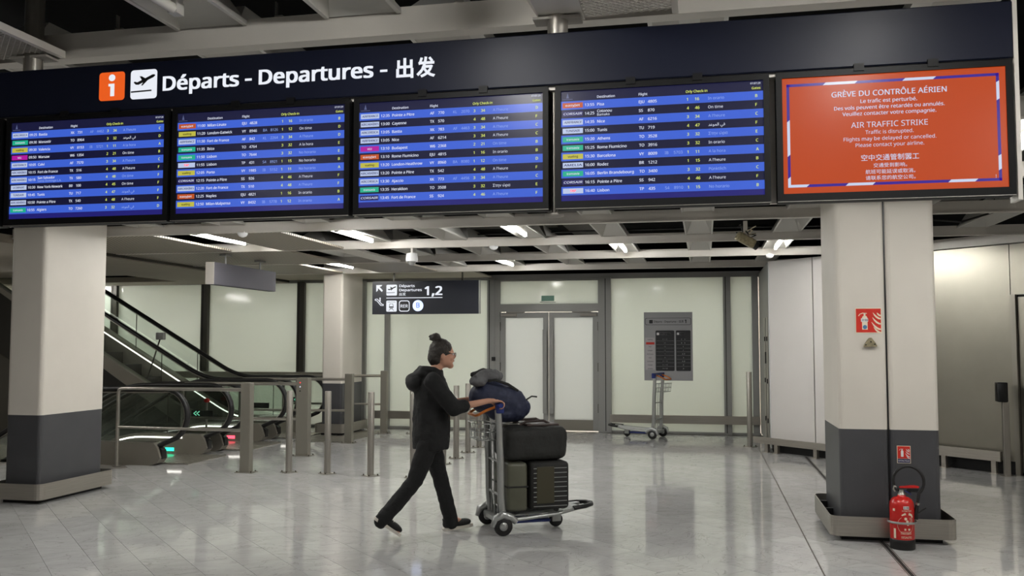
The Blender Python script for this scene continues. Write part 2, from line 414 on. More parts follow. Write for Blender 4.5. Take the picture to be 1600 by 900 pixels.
# ---- ceiling: dark service void above steel rails, pale trough reflectors and panels
ceil = MB().box(-14, 7.2, -8, 17, 3.55, 3.6).build('ceiling', 'void'); tag(ceil, 'dark open service ceiling with pale metal rails and troughs', kind='structure')
ZC = 2.85
RY = [3.4+1.95*k for k in range(-5, 7)]
for y in RY:
    if y > 16: continue
    x0 = -8.0 if y > 9 else -13.5
    r = MB(); r.box(x0, 6.5, y, y+.05, ZC+.012, ZC+.115); r.box(x0, 6.5, y-.012, y+.062, ZC, ZC+.014)
    r.build('rail', 'paint', ceil)
def trough_mesh(w, L_):
    b = MB(); h = .2; t = .05; e = .24; g = .012
    o = [(-w/2,0,0),(w/2,0,0),(w/2,L_,0),(-w/2,L_,0)]; i = [(-t,e,h),(t,e,h),(t,L_-e,h),(-t,L_-e,h)]
    b.add(o+i, [(0,1,5,4),(1,2,6,5),(2,3,7,6),(3,0,4,7),(4,5,6,7)])
    o2 = [(-w/2-g,0,g),(w/2+g,0,g),(w/2+g,L_,g),(-w/2-g,L_,g)]; i2 = [(-t-g,e,h+g),(t+g,e,h+g),(t+g,L_-e,h+g),(-t-g,L_-e,h+g)]
    b.add(o2+i2, [(1,0,4,5),(2,1,5,6),(3,2,6,7),(0,3,7,4),(7,6,5,4)])
    for sx in (-1, 1): b.box(min(sx*w/2, sx*(w/2+.018)), max(sx*w/2, sx*(w/2+.018)), 0, L_, -.006, .014)
    return b.mesh('trough', 'trough')
TM = trough_mesh(.29, 1.86); TMW = trough_mesh(.5, 1.82)
def trough(x, y, me=None):
    o = bpy.data.objects.new('trough', me or TM); COL.objects.link(o); o.parent = ceil; o.location = (x, y, ZC+.09)
    return o
lamps = []          # (x, y centre) of lit tubes
for k, y in enumerate(RY):
    if y > 15.2: continue
    for i in range(-8, 7):
        front = y < 3.0
        x = (.01+.67*i) if front else (-.05+1.02*i)
        if front and not (-2.2 < x < 4): continue
        if front and -.7 < x < .2 and y > 1: continue
        if x > 6.2 or x < -7.5: continue
        if y > 9 and x < -4.5: continue
        if y > 11 and x+y > 13.3 and x > 1.2: continue
        L_ = 1.86
        if y+L_ > 16.6: continue
        trough(x, y+.075)
trough(-5.86, 9.29+.08, TMW); trough(-5.15, 11.24, TMW); trough(-5.9, 13.2, TMW)
# flush perforated and plain panels over the escalators
for (x0, x1, y0, y1, m) in [(-8, -6.22, 9.33, 11.16, 'perf'), (-5.52, -4.62, 9.33, 11.16, 'perf'), (-8, -5.48, 11.28, 13.1, 'perf'),
                            (-4.82, -4.5, 11.28, 13.1, 'paint'), (-8, -6.24, 13.22, 15.06, 'perf'), (-5.56, -4.5, 13.22, 15.06, 'perf'), (-8, -3.9, 15.18, 16.6, 'plaster')]:
    BX('panel', m, ceil, x0, x1, y0, y1, ZC+.004, ZC+.03)
s = MB(); s.box(-14, -8.03, 8.9, 14.15, 2.80, 2.90); s.box(-14, -8.03, 15.72, 16.6, 2.80, 2.90); s.box(-9.9, -8.03, 14.15, 15.72, 2.80, 2.90); s.box(-14, -8.03, 8.9, 9.0, 2.80, 3.5)
s.build('soffit', 'plaster', ceil)
BX('shadow_gap_strip', 'darkalu', ceil, -8.03, -8.0, 9.3, 16.6, 2.815, 2.86)  # dark colour standing in for the shade of the soffit's shadow gap
# expanded-metal panels above the sign and their folded end plates
def lattice(x0, x1, y0, y1, z, c=.021, w=.0032):
    b = MB()
    for sgn in (1, -1):
        lo = x0+sgn*y0 if sgn > 0 else x0-y1; hi = x1+y1 if sgn > 0 else x1-y0
        v = lo+c
        while v < hi:
            # line x + sgn*y = v clipped to the rectangle
            pts = []
            for yy in (y0, y1):
                xx = v-sgn*yy
                if x0 <= xx <= x1: pts.append((xx, yy))
            for xx in (x0, x1):
                yy = (v-xx)*sgn
                if y0 < yy < y1: pts.append((xx, yy))
            if len(pts) >= 2:
                (ax, ay), (bx, by) = pts[0], pts[1]
                d_ = Vector((bx-ax, by-ay)); 
                if d_.length > .004:
                    d_.normalize(); n_ = Vector((-d_.y, d_.x))*w/2
                    b.add([(ax-n_.x, ay-n_.y, z), (bx-n_.x, by-n_.y, z), (bx+n_.x, by+n_.y, z), (ax+n_.x, ay+n_.y, z),
                           (ax-n_.x, ay-n_.y, z+.003), (bx-n_.x, by-n_.y, z+.003), (bx+n_.x, by+n_.y, z+.003), (ax+n_.x, ay+n_.y, z+.003)],
                          [(3,2,1,0),(4,5,6,7),(0,1,5,4),(1,2,6,5),(2,3,7,6),(3,0,4,7)])
            v += c*1.414
    return b
for (x0, x1) in ((-.44, -.09), (-4.6, -2.70)):
    p = lattice(x0, x1, 1.9, 3.36, ZC+.005); 
    for a in (x0, x1): p.box(a-.012, a+.012, 1.5, 3.38, ZC, ZC+.03)
    p.build('mesh_panel', 'paint', ceil)
pl = MB(); pl.prism_y([(-.60,ZC+.003),(-.45,ZC+.003),(-.45,ZC+.10),(-.66,ZC+.10)], 1.5, 3.39); pl.build('end_plate', 'paint', ceil)
# service clutter in the void
for b_ in [(-3.6, -1.2, 6.0, 6.35, 3.22, 3.42), (-1.5, 1.3, 9.7, 10.6, 3.3, 3.5), (-1.9, -1.2, 9.5, 14.0, 3.25, 3.45), (.3, 1.5, 7.6, 9.1, 3.2, 3.42), (-4, -2.6, 10.0, 10.9, 3.3, 3.5), (2.2, 3.0, 5, 11, 3.2, 3.4), (-7, -2, 12.3, 12.6, 3.25, 3.4)]:
    BX('duct', 'duct', ceil, *b_)
for pts in ([(-6,8.1,3.12),(-1,8.0,3.1),(2,8.3,3.12),(5,8.1,3.1)], [(-4,12.0,3.1),(0,12.2,3.14),(2,12,3.1)], [(.2,8.2,3.3),(.24,9.0,3.12),(.3,9.6,3.05),(.5,10.4,3.2)], [(-.4,9.2,3.3),(-.3,10,3.1),(-.2,10.9,3.3)],
            [(2.2,9.6,3.2),(2.25,9.9,2.88),(2.6,10.0,2.86),(2.9,10.0,2.95),(2.95,10.05,3.3)], [(-3.6,11.6,3.1),(-2.6,12.3,2.98),(-1.2,12.4,3.0)]):
    MB().tube(pts, .012, 6).build('cable', 'rubber', ceil)
for x in (-1.72, -.95, .4, -2.46): # hanger clips on the rail above the sign
    h = MB(); h.box(x, x+.004, 3.40, 3.42, ZC+.115, ZC+.18); h.box(x, x+.035, 3.395, 3.425, ZC+.114, ZC+.12); h.build('hanger_clip', 'steel', ceil)

# ---- lit fluorescent tubes: one lamp each
def tube_light(x, y, label, lit=True, group=None, z=None, L_=1.2, watt=None):
    z = z or ZC+.066
    o = thing('tube_light', label, 'ceiling light', (x, y, z), 0, group)
    MB().tube([(0,-L_/2+.04,0),(0,L_/2-.04,0)], .02, 10).build('tube', 'tube' if lit else 'tubeoff', o)
    c = MB(); c.box(-.02, .02, -L_/2, -L_/2+.05, -.018, .03); c.box(-.02, .02, L_/2-.05, L_/2, -.018, .03); c.box(-.015, .015, -L_/2, L_/2, .03, .05)
    c.build('holder', 'trough', o)
    if lit:
        ld = bpy.data.lights.new('tube_lamp', 'AREA'); ld.shape = 'RECTANGLE'; ld.size = .05; ld.size_y = L_; ld.energy = watt or LAMP_W; ld.color = LAMP_COL
        lo = bpy.data.objects.new('tube_lamp', ld); COL.objects.link(lo); lo.parent = o; lo.location = (0, 0, -.026)
    return o
tube_light(-2.09, 10.1, 'lit tube light in the trough above the pushed luggage, below the third screen')
tube_light(-1.07, 12.25, 'lit tube light in the trough above the right leaf of the double door')
tube_light(.97, 12.3, 'lit tube light in the trough nearest the white panelled corner')
tube_light(-4.13, 10.35, 'lit tube light just left of the dome camera')
tube_light(-5.86, 10.28, 'lit tube light in the wide trough before the blank grey hanging sign')
tube_light(-5.9, 14.1, 'lit tube light in the wide trough beside the far white column')
tube_light(-3.11, 14.2, 'lit tube light in the trough closest to the left leaf of the double door')
tube_light(-.05, 6.35, 'lit tube light hidden behind the two right-hand screens')
tube_light(-4.13, 6.4, 'lit tube light hidden behind the two left-hand screens')
tube_light(1.99, 6.4, 'lit tube light behind the orange notice screen, over the extinguisher column')
tube_light(-2.0, 2.55, 'unlit tube light in the dark trough at the upper left above the sign', lit=False)
tube_light(-11.6, 12.2, 'lit tube light under the soffit over the descending escalators', z=2.77)  # added fill lamp for the dark escalator side, out of view
tube_light(-12.4, 16.2, 'lit tube light under the soffit between the rising escalator and the glass', z=2.77, L_=1.0)  # added lamp hidden by the left column, lifts the far left glass
tube_light(-9.6, 9.6, 'lit tube light under the soffit behind the left column', z=2.77)  # added fill lamp outside the frame, lights the escalator area
tube_light(-4.13, 8.1, 'lit tube light peeping out under the second departures screen')
G_ = 'tube lights over the hall on the viewer side of the sign'
for (x, y) in [(-.86, 2.2), (.68, 2.2), (-3.4, -.6), (2.0, .6), (-3.0, -3.0), (1.0, -3.0), (3.6, 4.6), (-6.0, 4.6), (3.9, 6.4)]:
    tube_light(x, y, 'lit tube light over the hall on the viewer side of the sign', group=G_)

# ---- back wall: frosted glass panes between aluminium mullions
YW = 16.68
wb = MB(); wb.box(-14, -3.84, YW-.04, YW+.06, 0, .035); wb.box(-1.74, .96, YW-.04, YW+.06, 0, .035); wb.box(-14, 1.2, YW-.05, YW+.08, 2.80, 2.9)
wb.box(-14, 1.2, YW+.02, YW+.08, 2.9, 3.6, 1); wb.box(1.05, 4, YW, YW+.1, 0, 3.6, 1)
wall = wb.build('wall_back', ['alu', 'void']); tag(wall, 'frosted pale green glass wall with grey metal mullions', kind='structure')
mull = [(-13.9,.12),(-11.89,.13),(-9.83,.15),(-7.75,.15),(-6.47,.14),(-5.965,.09),(-3.91,.14),(-1.735,.14),(.40,.13),(.885,.11)]
for i, (x, w) in enumerate(mull):
    dark = x < -7
    m = MB(); m.box(x-w/2, x+w/2, YW-.09, YW+.05, .0, 2.82, 0)
    if w > .12: m.box(x-w/2+.035, x-w/2+.047, YW-.094, YW-.05, .03, 2.8, 1)
    m.build('mullion', ['darkalu' if dark else 'alu', 'matteblack'], wall)
for (a, wa), (b, wbb) in zip(mull[:-1], mull[1:]):
    if abs(a+3.91) < .01: continue
    BX('pane', 'glassgreen', wall, a+wa/2-.01, b-wbb/2+.01, YW-.008, YW+.012, .03, 2.81)
for (x0, x1) in [(-6.2, -3.98), (-1.68, .94)]:
    r = MB(); r.box(x0, x1, YW-.17, YW-.13, .19, .335); 
    for x in (x0+.08, (x0+x1)/2, x1-.08): r.box(x-.03, x+.03, YW-.13, YW-.05, .22, .30)
    r.build('bumper_rail', 'steelh', wall)
r = MB(); r.box(-13.5, -6.6, YW-.35, YW-.2, .93, 1.06); r.build('dark_ledge', 'bronze', wall)

k = MB(); k.box(-14.2, 1.4, 18.9, 19.0, -.1, 3.0); k.box(-14.2, 1.4, YW+.08, 19, 2.95, 3.0); k.box(1.3, 1.4, YW+.1, 19, 0, 3.0); k.box(-14.2, 1.4, YW+.06, 19, -.1, -.005); k.box(-14.2, -14.1, YW+.06, 19, 0, 3)  # unseen shell added to bounce lamp light through the frosted panes
tag(k.build('wall_corridor', 'white'), 'white corridor behind the frosted glass wall', kind='structure')
for x in (-12.6, -10.4, -8.2, -6.0, -3.9, -1.8, .2):  # unseen lamps added to brighten the panes from behind
    tube_light(x, 18.2, 'lit tube light in the corridor hidden behind the frosted glass', group='tube lights in the corridor behind the glass', z=2.85, watt=33)
# ---- double door in the glass wall
dr = MB(); X0, X1 = -3.84, -1.80
dr.box(X0, X0+.10, YW-.07, YW+.05, 0, 2.8); dr.box(X1-.10, X1, YW-.07, YW+.05, 0, 2.8); dr.box(X0+.10, X1-.10, YW-.07, YW+.05, 2.2, 2.345); dr.box(X0+.10, X1-.10, YW-.06, YW+.05, 2.775, 2.795)
dr.box(X1, X1+.01, YW-.05, YW+.05, 0, 2.8, 1)
door = dr.build('door_1', ['alu', 'matteblack']); tag(door, 'grey framed double door with white frosted panes', kind='structure')
BX('transom_pane', 'glassgreen', door, X0+.10, X1-.10, YW-.01, YW+.01, 2.345, 2.78)
em = MB(); em.box(-2.96, -2.72, YW-.02, YW-.012, 2.40, 2.50); em.box(-2.99, -2.69, YW-.03, YW-.012, 2.372, 2.385, 1)
em.build('exit_plate', [mat('pale_teal_plate', rgb(120, 170, 150), .4), 'alu'], door)
xm = (X0+X1)/2
for s_ in (-1, 1):
    a, b = (X0+.105, xm-.006) if s_ < 0 else (xm+.006, X1-.105)
    lf = MB(); st = .095
    lf.box(a, a+st, YW-.05, YW, .02, 2.19); lf.box(b-st, b, YW-.05, YW, .02, 2.19); lf.box(a+st, b-st, YW-.05, YW, 2.09, 2.19); lf.box(a+st, b-st, YW-.05, YW, .02, .215, 1)
    leaf = lf.build('door_leaf', ['alu', 'bronze'], door)
    BX('pane', 'glasswhite', leaf, a+st, b-st, YW-.03, YW-.015, .215, 2.09)
    hx = xm-.055 if s_ < 0 else xm+.055
    h = MB(); h.box(hx-.045, hx+.03, YW-.13, YW-.11, .33, 1.87) if s_ < 0 else h.box(hx-.03, hx+.045, YW-.13, YW-.11, .33, 1.87)
    for z in (.5, 1.1, 1.7): h.box(hx-.012, hx+.012, YW-.11, YW-.05, z, z+.03)
    h.build('push_plate', 'alu', leaf)
    c = MB(); cx = a+.02 if s_ < 0 else b-.32
    c.box(cx, cx+.30, YW-.10, YW-.05, 2.115, 2.165); c.box(cx+.1, cx+.45, YW-.09, YW-.06, 2.185, 2.20) if s_ < 0 else c.box(cx-.15, cx+.2, YW-.09, YW-.06, 2.185, 2.20)
    c.build('door_closer', 'signend', leaf)
    for z in (.35, 1.1, 1.85):
        hg = MB(); xx = a-.008 if s_ < 0 else b-.006
        hg.box(xx, xx+.014, YW-.065, YW-.048, z, z+.16); hg.build('hinge', 'darkalu', leaf)
BX('card_reader', 'black', door, X0-.05, X0+.02, YW-.11, YW-.092, 1.29, 1.36)

# ---- white panelled corner (45 degrees) and steel clad wall
def diag(name, label, ox, oy, base_mat):
    o = MB().box(0, 1, 0, .01, 0, .01)
    return None
A = -PI/4
wc = MB(); wc.T = Matrix.Translation((.955, 14.18, 0)) @ Matrix.Rotation(A, 4, 'Z')
wc.box(.02, 1.36, .03, .10, .0, 2.84)        # core, dark
wc.T = None
wc.box(.985, 1.05, 14.2, YW-.05, 0, 2.84)
wcorner = wc.build('wall_corner', 'matteblack'); tag(wcorner, 'white panelled wall standing at an angle before the glass wall', kind='structure')
def dbox(name, m, parent, ox, oy, *b):
    k = MB(); k.T = Matrix.Translation((ox, oy, 0)) @ Matrix.Rotation(A, 4, 'Z'); k.box(*b); return k.build(name, m, parent)
dbox('panel', 'panelwhite', wcorner, .955, 14.18, .012, .80, 0, .03, .13, 2.85)
dbox('panel', 'panelwhite', wcorner, .955, 14.18, .818, 1.36, 0, .03, .13, 2.85)
BX('side_panel', 'alu', wcorner, .955, .985, 14.20, YW-.05, .05, 2.85)
BX('corner_strip', 'whiteprint', wcorner, .952, .962, 14.17, 14.20, .05, 2.85)
for y in (14.45, 14.95):
    p = MB(); p.box(.945, .955, y, y+.32, .12, 2.02); p.build('cabinet_door', 'steel', wcorner)
    for z in (.4, 1.0, 1.65): BX('lock', 'black', wcorner, .930, .945, y+.02, y+.05, z, z+.07)
BX('reader', 'black', wcorner, .93, .955, 14.82, 14.90, 1.30, 1.48)
bl = MB(); bl.T = Matrix.Translation((.955, 14.18, 0)) @ Matrix.Rotation(A, 4, 'Z')
bl.box(-.20, 1.36, -.16, -.12, .13, .225)
for x in (-.02, .16, .86): bl.box(x, x+.06, -.12, -.07, 0, .21); bl.box(x-.02, x+.08, -.15, -.03, 0, .006)
bl.build('bumper_rail', 'steelh', wcorner)

ws = MB(); OX, OY = 2.6, 13.47; ws.T = Matrix.Translation((OX, OY, 0)) @ Matrix.Rotation(A, 4, 'Z')
ws.box(-1.3, 6.2, .03, .14, 0, 3.55)
wside = ws.build('wall_side', 'matteblack'); tag(wside, 'satin steel clad wall right of the near column', kind='structure')
for a, b in [(-.9, .535), (.545, 1.60), (2.62, 3.7), (3.71, 4.8)]:
    dbox('panel', 'steelwall', wside, OX, OY, a, b, 0, .03, .16, 2.85)
dbox('panel', 'steelwall', wside, OX, OY, 1.61, 2.61, 0, .03, 2.22, 2.85)
dbox('door_leaf', 'steelwall', wside, OX, OY, 1.68, 2.55, .02, .035, .03, 2.19)
dbox('door_frame', 'bronze', wside, OX, OY, 1.61, 1.67, -.02, .03, 0, 2.22)
dbox('top_fascia', 'paint', wside, OX, OY, -.9, 5, -.06, .03, 2.86, 2.99)
bl = MB(); bl.T = Matrix.Translation((OX, OY, 0)) @ Matrix.Rotation(A, 4, 'Z')
bl.box(-.3, 1.50, -.16, -.12, .16, .28)
for x in (.0, .7, 1.36): bl.box(x, x+.06, -.12, -.07, 0, .26); bl.box(x-.02, x+.08, -.15, -.03, 0, .006)
bl.build('bumper_rail', 'steelh', wside)
k = MB(); k.box(7.0, 7.2, -8, 9.2, 0, 3.55); tag(k.build('wall_right', 'white'), kind='structure')
k = MB(); k.box(-14, 7.2, -8.2, -8, 0, 3.55); tag(k.build('wall_front', 'white'), kind='structure')
k = MB(); k.box(-14.2, -14, -8, 17, -3, 3.55); tag(k.build('wall_left', 'plaster'), kind='structure')
# pit below the descending escalators
k = MB(); k.box(-14, -7.95, 10.85, 10.9, -3, -.006); k.box(-14, -7.95, 14.2, 14.25, -3, -.2); k.box(-7.95, -7.9, 10.85, 14.25, -3, -.2); k.box(-14, -7.9, 10.85, 14.25, -3.1, -3)
tag(k.build('wall_pit', 'plaster'), 'walls of the pit below the descending escalators', kind='structure')

# ================================================================ COLUMNS
def column(label, shafts, x0, x1, y0, y1, dz, loc):
    c = thing('column', label, 'column', loc)
    for (a, b) in shafts:
        MB().prism([(px_, py_) for px_, py_ in rrect(a-loc[0], b-loc[0], y0-loc[1], y1-loc[1], .04, 4)], dz, 3.5, 0, False).build('shaft', 'white', c)
        MB().prism([(px_, py_) for px_, py_ in rrect(a-loc[0]+.001, b-loc[0]-.001, y0-loc[1]+.001, y1-loc[1]-.001, .04, 4)], .05, dz, 0, False).build('painted_base', 'greybase', c)
    if len(shafts) > 1:
        BX('seam_filler', 'black', c, shafts[0][1]-loc[0]-.002, shafts[1][0]-loc[0]+.002, y0-loc[1]+.02, y1-loc[1]-.02, .05, 3.4)
    BX('plinth', 'matteblack', c, x0-loc[0]+.0, x1-loc[0]-.0, y0-loc[1]+.0, y1-loc[1], 0, .062)
    o = .095; th = .006; cr = .07
    def ring(off): 
        p = []
        X0_, X1_, Y0_, Y1_ = x0-loc[0]-off, x1-loc[0]+off, y0-loc[1]-off, y1-loc[1]+off
        for (cx, cy, a0) in ((X1_-cr, Y0_+cr, -PI/2), (X1_-cr, Y1_-cr, 0), (X0_+cr, Y1_-cr, PI/2), (X0_+cr, Y0_+cr, PI)):
            for i in range(5): a = a0+PI/2*i/4; p.append((cx+cr*math.cos(a), cy+cr*math.sin(a)))
        return p
    A_, B_ = ring(o), ring(o-th); n = len(A_); zb, zt = .045, .205
    vs = [(x,y,zb) for x,y in A_]+[(x,y,zt) for x,y in A_]+[(x,y,zb) for x,y in B_]+[(x,y,zt) for x,y in B_]
    fs = []
    for i in range(n):
        j = (i+1) % n
        fs += [(i,j,n+j,n+i), (n+i,n+j,3*n+j,3*n+i), (2*n+j,2*n+i,3*n+i,3*n+j), (j,i,2*n+i,2*n+j)]
    rg = MB(); rg.add(vs, fs, 0, False); rgo = rg.build('bumper_band', 'steelh', c)
    sp = MB()
    for yy in (y0+.1, (y0+y1)/2, y1-.1):
        for sx, xx in ((-1, x0), (1, x1)): sp.box(min(xx, xx+sx*(o-th))-loc[0], max(xx, xx+sx*(o-th))-loc[0], yy-.01-loc[1], yy+.01-loc[1], .10, .17)
    sp.build('bracket', 'black', c)
    return c
colR = column('white and charcoal column with the fire extinguisher at its foot', [(1.09, 1.477), (1.483, 1.87)], 1.09, 1.87, 8.03, 9.0, .907, (1.48, 8.5, 0))
colL = column('white and charcoal column at the left edge of the picture', [(-7.02, -6.61)], -7.02, -6.61, 8.11, 9.1, .885, (-6.8, 8.6, 0))
colF = column('slim far column against the glass wall behind the railings', [(-6.64, -6.26)], -6.64, -6.26, 15.12, 16.1, .907, (-6.45, 15.6, 0))

# ================================================================ DEPARTURES SIGN AND SCREENS
YB = 3.30
sg = thing('header_sign', 'long dark navy departures sign hanging above the row of screens', 'sign', (-1.0, YB, 2.58))
def P(name, m, mb, parent, loc): 
    o = mb.build(name, m, parent); return o
def shifted(mb, loc):
    L_ = Vector(loc); mb.v = [v-L_ for v in mb.v]; return mb
SL = (-1.0, YB, 2.58)
shifted(MB().rbox(-3.9, 1.035, YB, YB+.075, 2.582, 2.78, .004, 1), SL).build('sign_band', 'navy', sg)
f_ = MB(); f_.box(-3.9, 1.035, YB+.02, YB+.06, 2.568, 2.581); f_.box(-3.9, 1.03, YB+.062, YB+.085, 2.12, 2.58)
shifted(f_, SL).build('back_frame', 'paint', sg)
shifted(MB().box(1.036, 1.05, YB+.005, YB+.09, 2.10, 2.785), SL).build('end_cap', 'paint', sg)
for x in (-.528, -2.81):
    shifted(MB().lathe([(.039, 2.779), (.039, 3.5)], (x, YB+.036, 0), 20), SL).build('hanging_pole', 'steel', sg)
    shifted(MB().box(x-.09, x+.09, YB, YB+.08, 2.835, 2.845), SL).build('pole_collar', 'signend', sg)
shifted(MB().lathe([(.011, 2.10), (.011, 2.58)], (-.545, YB+.05, 0), 12), SL).build('lower_pole', 'steel', sg)
shifted(MB().lathe([(.02, 2.092), (.036, 2.096), (.036, 2.102), (.012, 2.108)], (-.545, YB+.05, 0), 20), SL).build('pole_foot', 'signend', sg)
yt = YB-.0012
w = MB(); text(w, 'Départs', -2.163, yt, 2.6545, .083, .028, width=.342); shifted(w, SL).build('sign_word', 'lwhite', sg)
w = MB(); text(w, '-', -1.795, yt, 2.6555, .083, .028, width=.03); shifted(w, SL).build('sign_word', 'lwhite', sg)
w = MB(); text(w, 'Departures', -1.735, yt, 2.6550, .083, .028, width=.486); shifted(w, SL).build('sign_word', 'lwhite', sg)
w = MB(); text(w, '-', -1.222, yt, 2.6555, .083, .028, width=.03); shifted(w, SL).build('sign_word', 'lwhite', sg)
w = MB(); text(w, '出', -1.156, yt, 2.6505, .082, .03, width=.070); shifted(w, SL).build('sign_word', 'lwhite', sg)
w = MB(); text(w, '发', -1.074, yt, 2.6505, .082, .03, width=.076); shifted(w, SL).build('sign_word', 'lwhite', sg)
w = MB(); flat(w, rrect(-2.458, -2.338, 2.626, 2.746, .014), yt); 
ic = shifted(w, SL).build('information_icon', 'lorange', sg)
w = MB(); y2 = yt-.0006
flat(w, [(-2.398+.0155*math.cos(a), 2.722+.0145*math.sin(a)) for a in [2*PI*i/20 for i in range(20)]], y2)
flat(w, [(-2.414,2.697),(-2.414,2.686),(-2.405,2.686),(-2.405,2.644),(-2.386,2.644),(-2.386,2.697)][::-1], y2)
shifted(w, SL).build('letter', 'lwhite', ic)
w = MB(); flat(w, rrect(-2.311, -2.189, 2.625, 2.747, .014), yt)
ic = shifted(w, SL).build('takeoff_icon', 'lwhite', sg)
w = MB(); plane_icon(w, -2.311, 2.625, .122, y2); shifted(w, SL).build('aeroplane_mark', 'lblack', ic)

AR = '\uFEAA\uFECB\uFEEE\uFEE4\uFEDF\uFE8D \uFEF2\uFED3'
AH = "A l'heure"
ROWS = [
 [('AC','09:25','Bastia','XK','731','AF','4462','3','34',AH,'C'), ('TO','09:30','Monastir','TO','8964','','','3','32',AR,'D'), ('VY','09:30','Valencia','VY','8153','IB','5721','1','11','A la hora','A'),
  ('W6','09:50','Warsaw','W6','1354','','','2','21','On time','B'), ('AF','10:05','Calvi','AF','7570','','','3','34',AH,'C'), ('TX','10:15','Fort de France','TX','516','','','4','48',AH,'F'),
  ('TX','10:15','San Salvador|Santo Domingo L.A.','TX','580','','','4','48','On time','F'), ('LC','10:30','New York-Newark','B0','100','','','4','45','On time','F'), ('TU','10:45','Tunis','TU','717','','','4','47',AR,'F'),
  ('TX','10:50','Pointe a Pitre','TX','540','','','4','48',AH,'F'), ('TO','10:55','Algiers','TO','7260','','','3','32',AR,'D')],
 [('EJ','11:00','Milan-Linate','EJU','4828','','','1','16','In orario','B'), ('VY','11:20','London-Gatwick','VY','8946','BA','8126','1','12','On time','D'), ('AF','11:30','Fort de France','AF','842','KL','2264','3','34',AH,'D'),
  ('TO','11:35','Ibiza','TO','4764','','','3','32','A la hora','E'), ('TO','11:50','Lisbon','TO','7644','','','3','32','No horario','E'), ('TP','11:55','Lisbon','TP','431','S4','8921','1','15','No horario','B'),
  ('VY','12:05','Porto','VY','1985','IB','5152','1','11','No horario','A'), ('CO','12:15','Pointe a Pitre','SS','926','','','4','46',AH,'F'), ('TX','12:20','Fort de France','TX','510','','','4','48',AH,'F'),
  ('EJ','12:25','Naples','EJU','4821','','','1','16','In orario','B'), ('VY','12:50','Milan-Malpensa','VY','8432','IB','5778','1','12','In orario','A')],
 [('AF','12:35','Pointe a Pitre','AF','770','KL','2070','3','34',AH,'D'), ('TX','13:00','Cayenne','TX','570','','','4','48',AH,'F'), ('AC','13:05','Bastia','XK','783','AF','4463','3','34',AH,'C'),
  ('AF','13:05','Nice','AF','6214','','','3','34',AH,'C'), ('W6','13:10','Budapest','W6','2368','','','2','21','On time','B'), ('EJ','13:10','Rome Fiumicino','EJU','4815','','','1','16','In orario','B'),
  ('VY','13:20','London-Heathrow','VY','8960','BA','8080','1','12','On time','D'), ('TX','13:20','Pointe a Pitre','TX','542','','','4','48',AH,'F'), ('AC','13:30','Ajaccio','XK','773','AF','4456','3','34',AH,'C'),
  ('TO','13:35','Heraklion','TO','3508','','','3','32','Στην ώρα','E'), ('CO','13:45','Fort de France','SS','924','','','4','46',AH,'F')],
 [('EJ','13:55','Pisa','EJU','4805','','','1','16','In orario','B'), ('CO','14:25','Cotonou|Bamako','SS','870','','','4','46','On time','F'), ('AF','14:35','Nice','AF','6216','','','3','34',AH,'C'),
  ('TU','15:00','Tunis','TU','719','','','4','47',AR,'F'), ('TO','15:20','Athens','TO','3528','','','3','32','Στην ώρα','E'), ('TO','15:25','Rome Fiumicino','TO','3916','','','3','32','In orario','C'),
  ('VY','15:30','Barcelona','VY','8009','IB','5703','1','11','A la hora','A'), ('AM','16:00','Rodez','BR','1212','','','1','15',AH,'B'), ('TO','16:05','Berlin Brandebourg','TO','3400','','','3','32','Pünktlich','C'),
  ('CO','16:15','Pointe a Pitre','SS','942','','','4','46',AH,'F'), ('TP','16:40','Lisbon','TP','435','S4','8910','1','15','No horario','B')]]
TAGS = {'AC': ('cwhite','AIRCORSICA',3,.9), 'AF': ('cwhite','AIRFRANCE',3,.86), 'TO': ('cgreen','transavia',0,.62), 'VY': ('cyellow','vueling',4,.5), 'W6': ('cmagenta','wizz',0,.25),
        'TX': ('cwhite','AIRCARAÏBES',3,.94), 'LC': ('cwhite','LA COMPAGNIE',3,.72), 'TU': ('cwhite','TUNISAIR',3,.7), 'EJ': ('corange','easyJet',0,.72), 'TP': ('cwhite','TAP',5,.3), 'CO': ('cdark','CORSAIR',0,.92), 'AM': ('cwhite','AMELIA',3,.9)}
SX = [-2.511, -1.7275, -.942, -.1475, .643]
SLAB = ['leftmost legible departures screen, its first flight at 09:25 to Bastia', 'departures screen whose first flight is at 11:00 to Milan-Linate',
        'middle departures screen whose first flight is at 12:35 to Pointe a Pitre', 'departures screen beside the orange notice, first flight at 13:55 to Pisa']
DW, DH, DZ = .726, .412, 2.348
def screen_body(name, cx, label):
    s = thing(name, label, 'screen', (cx, YB, 2.113), 0, 'screens under the departures sign')
    z0 = 2.113
    c = MB(); c.rbox(-.384, .384, .006, .06, 0, .462, .006, 2)
    c.build('casing', 'bezel', s)
    b = MB(); hw, hz0, hz1 = DW/2, DZ-DH/2-z0, DZ+DH/2-z0
    b.box(-.384, -hw, -.008, .008, .0, .462); b.box(hw, .384, -.008, .008, .0, .462); b.box(-hw, hw, -.008, .008, .0, hz0); b.box(-hw, hw, -.008, .008, hz1, .462)
    b.build('bezel', 'bezel', s)
    for x in (-.105, .135): MB().box(x-.017, x+.017, -.012, .02, .452, .478).build('bracket', 'bezel', s)
    MB().box(-.384, .384, -.0085, -.007, .0005, .0025).build('edge_trim', 'steel', s)
    d = MB().box(-hw, hw, 0, .005, hz0, hz1)
    return s, d, hw, hz0, hz1
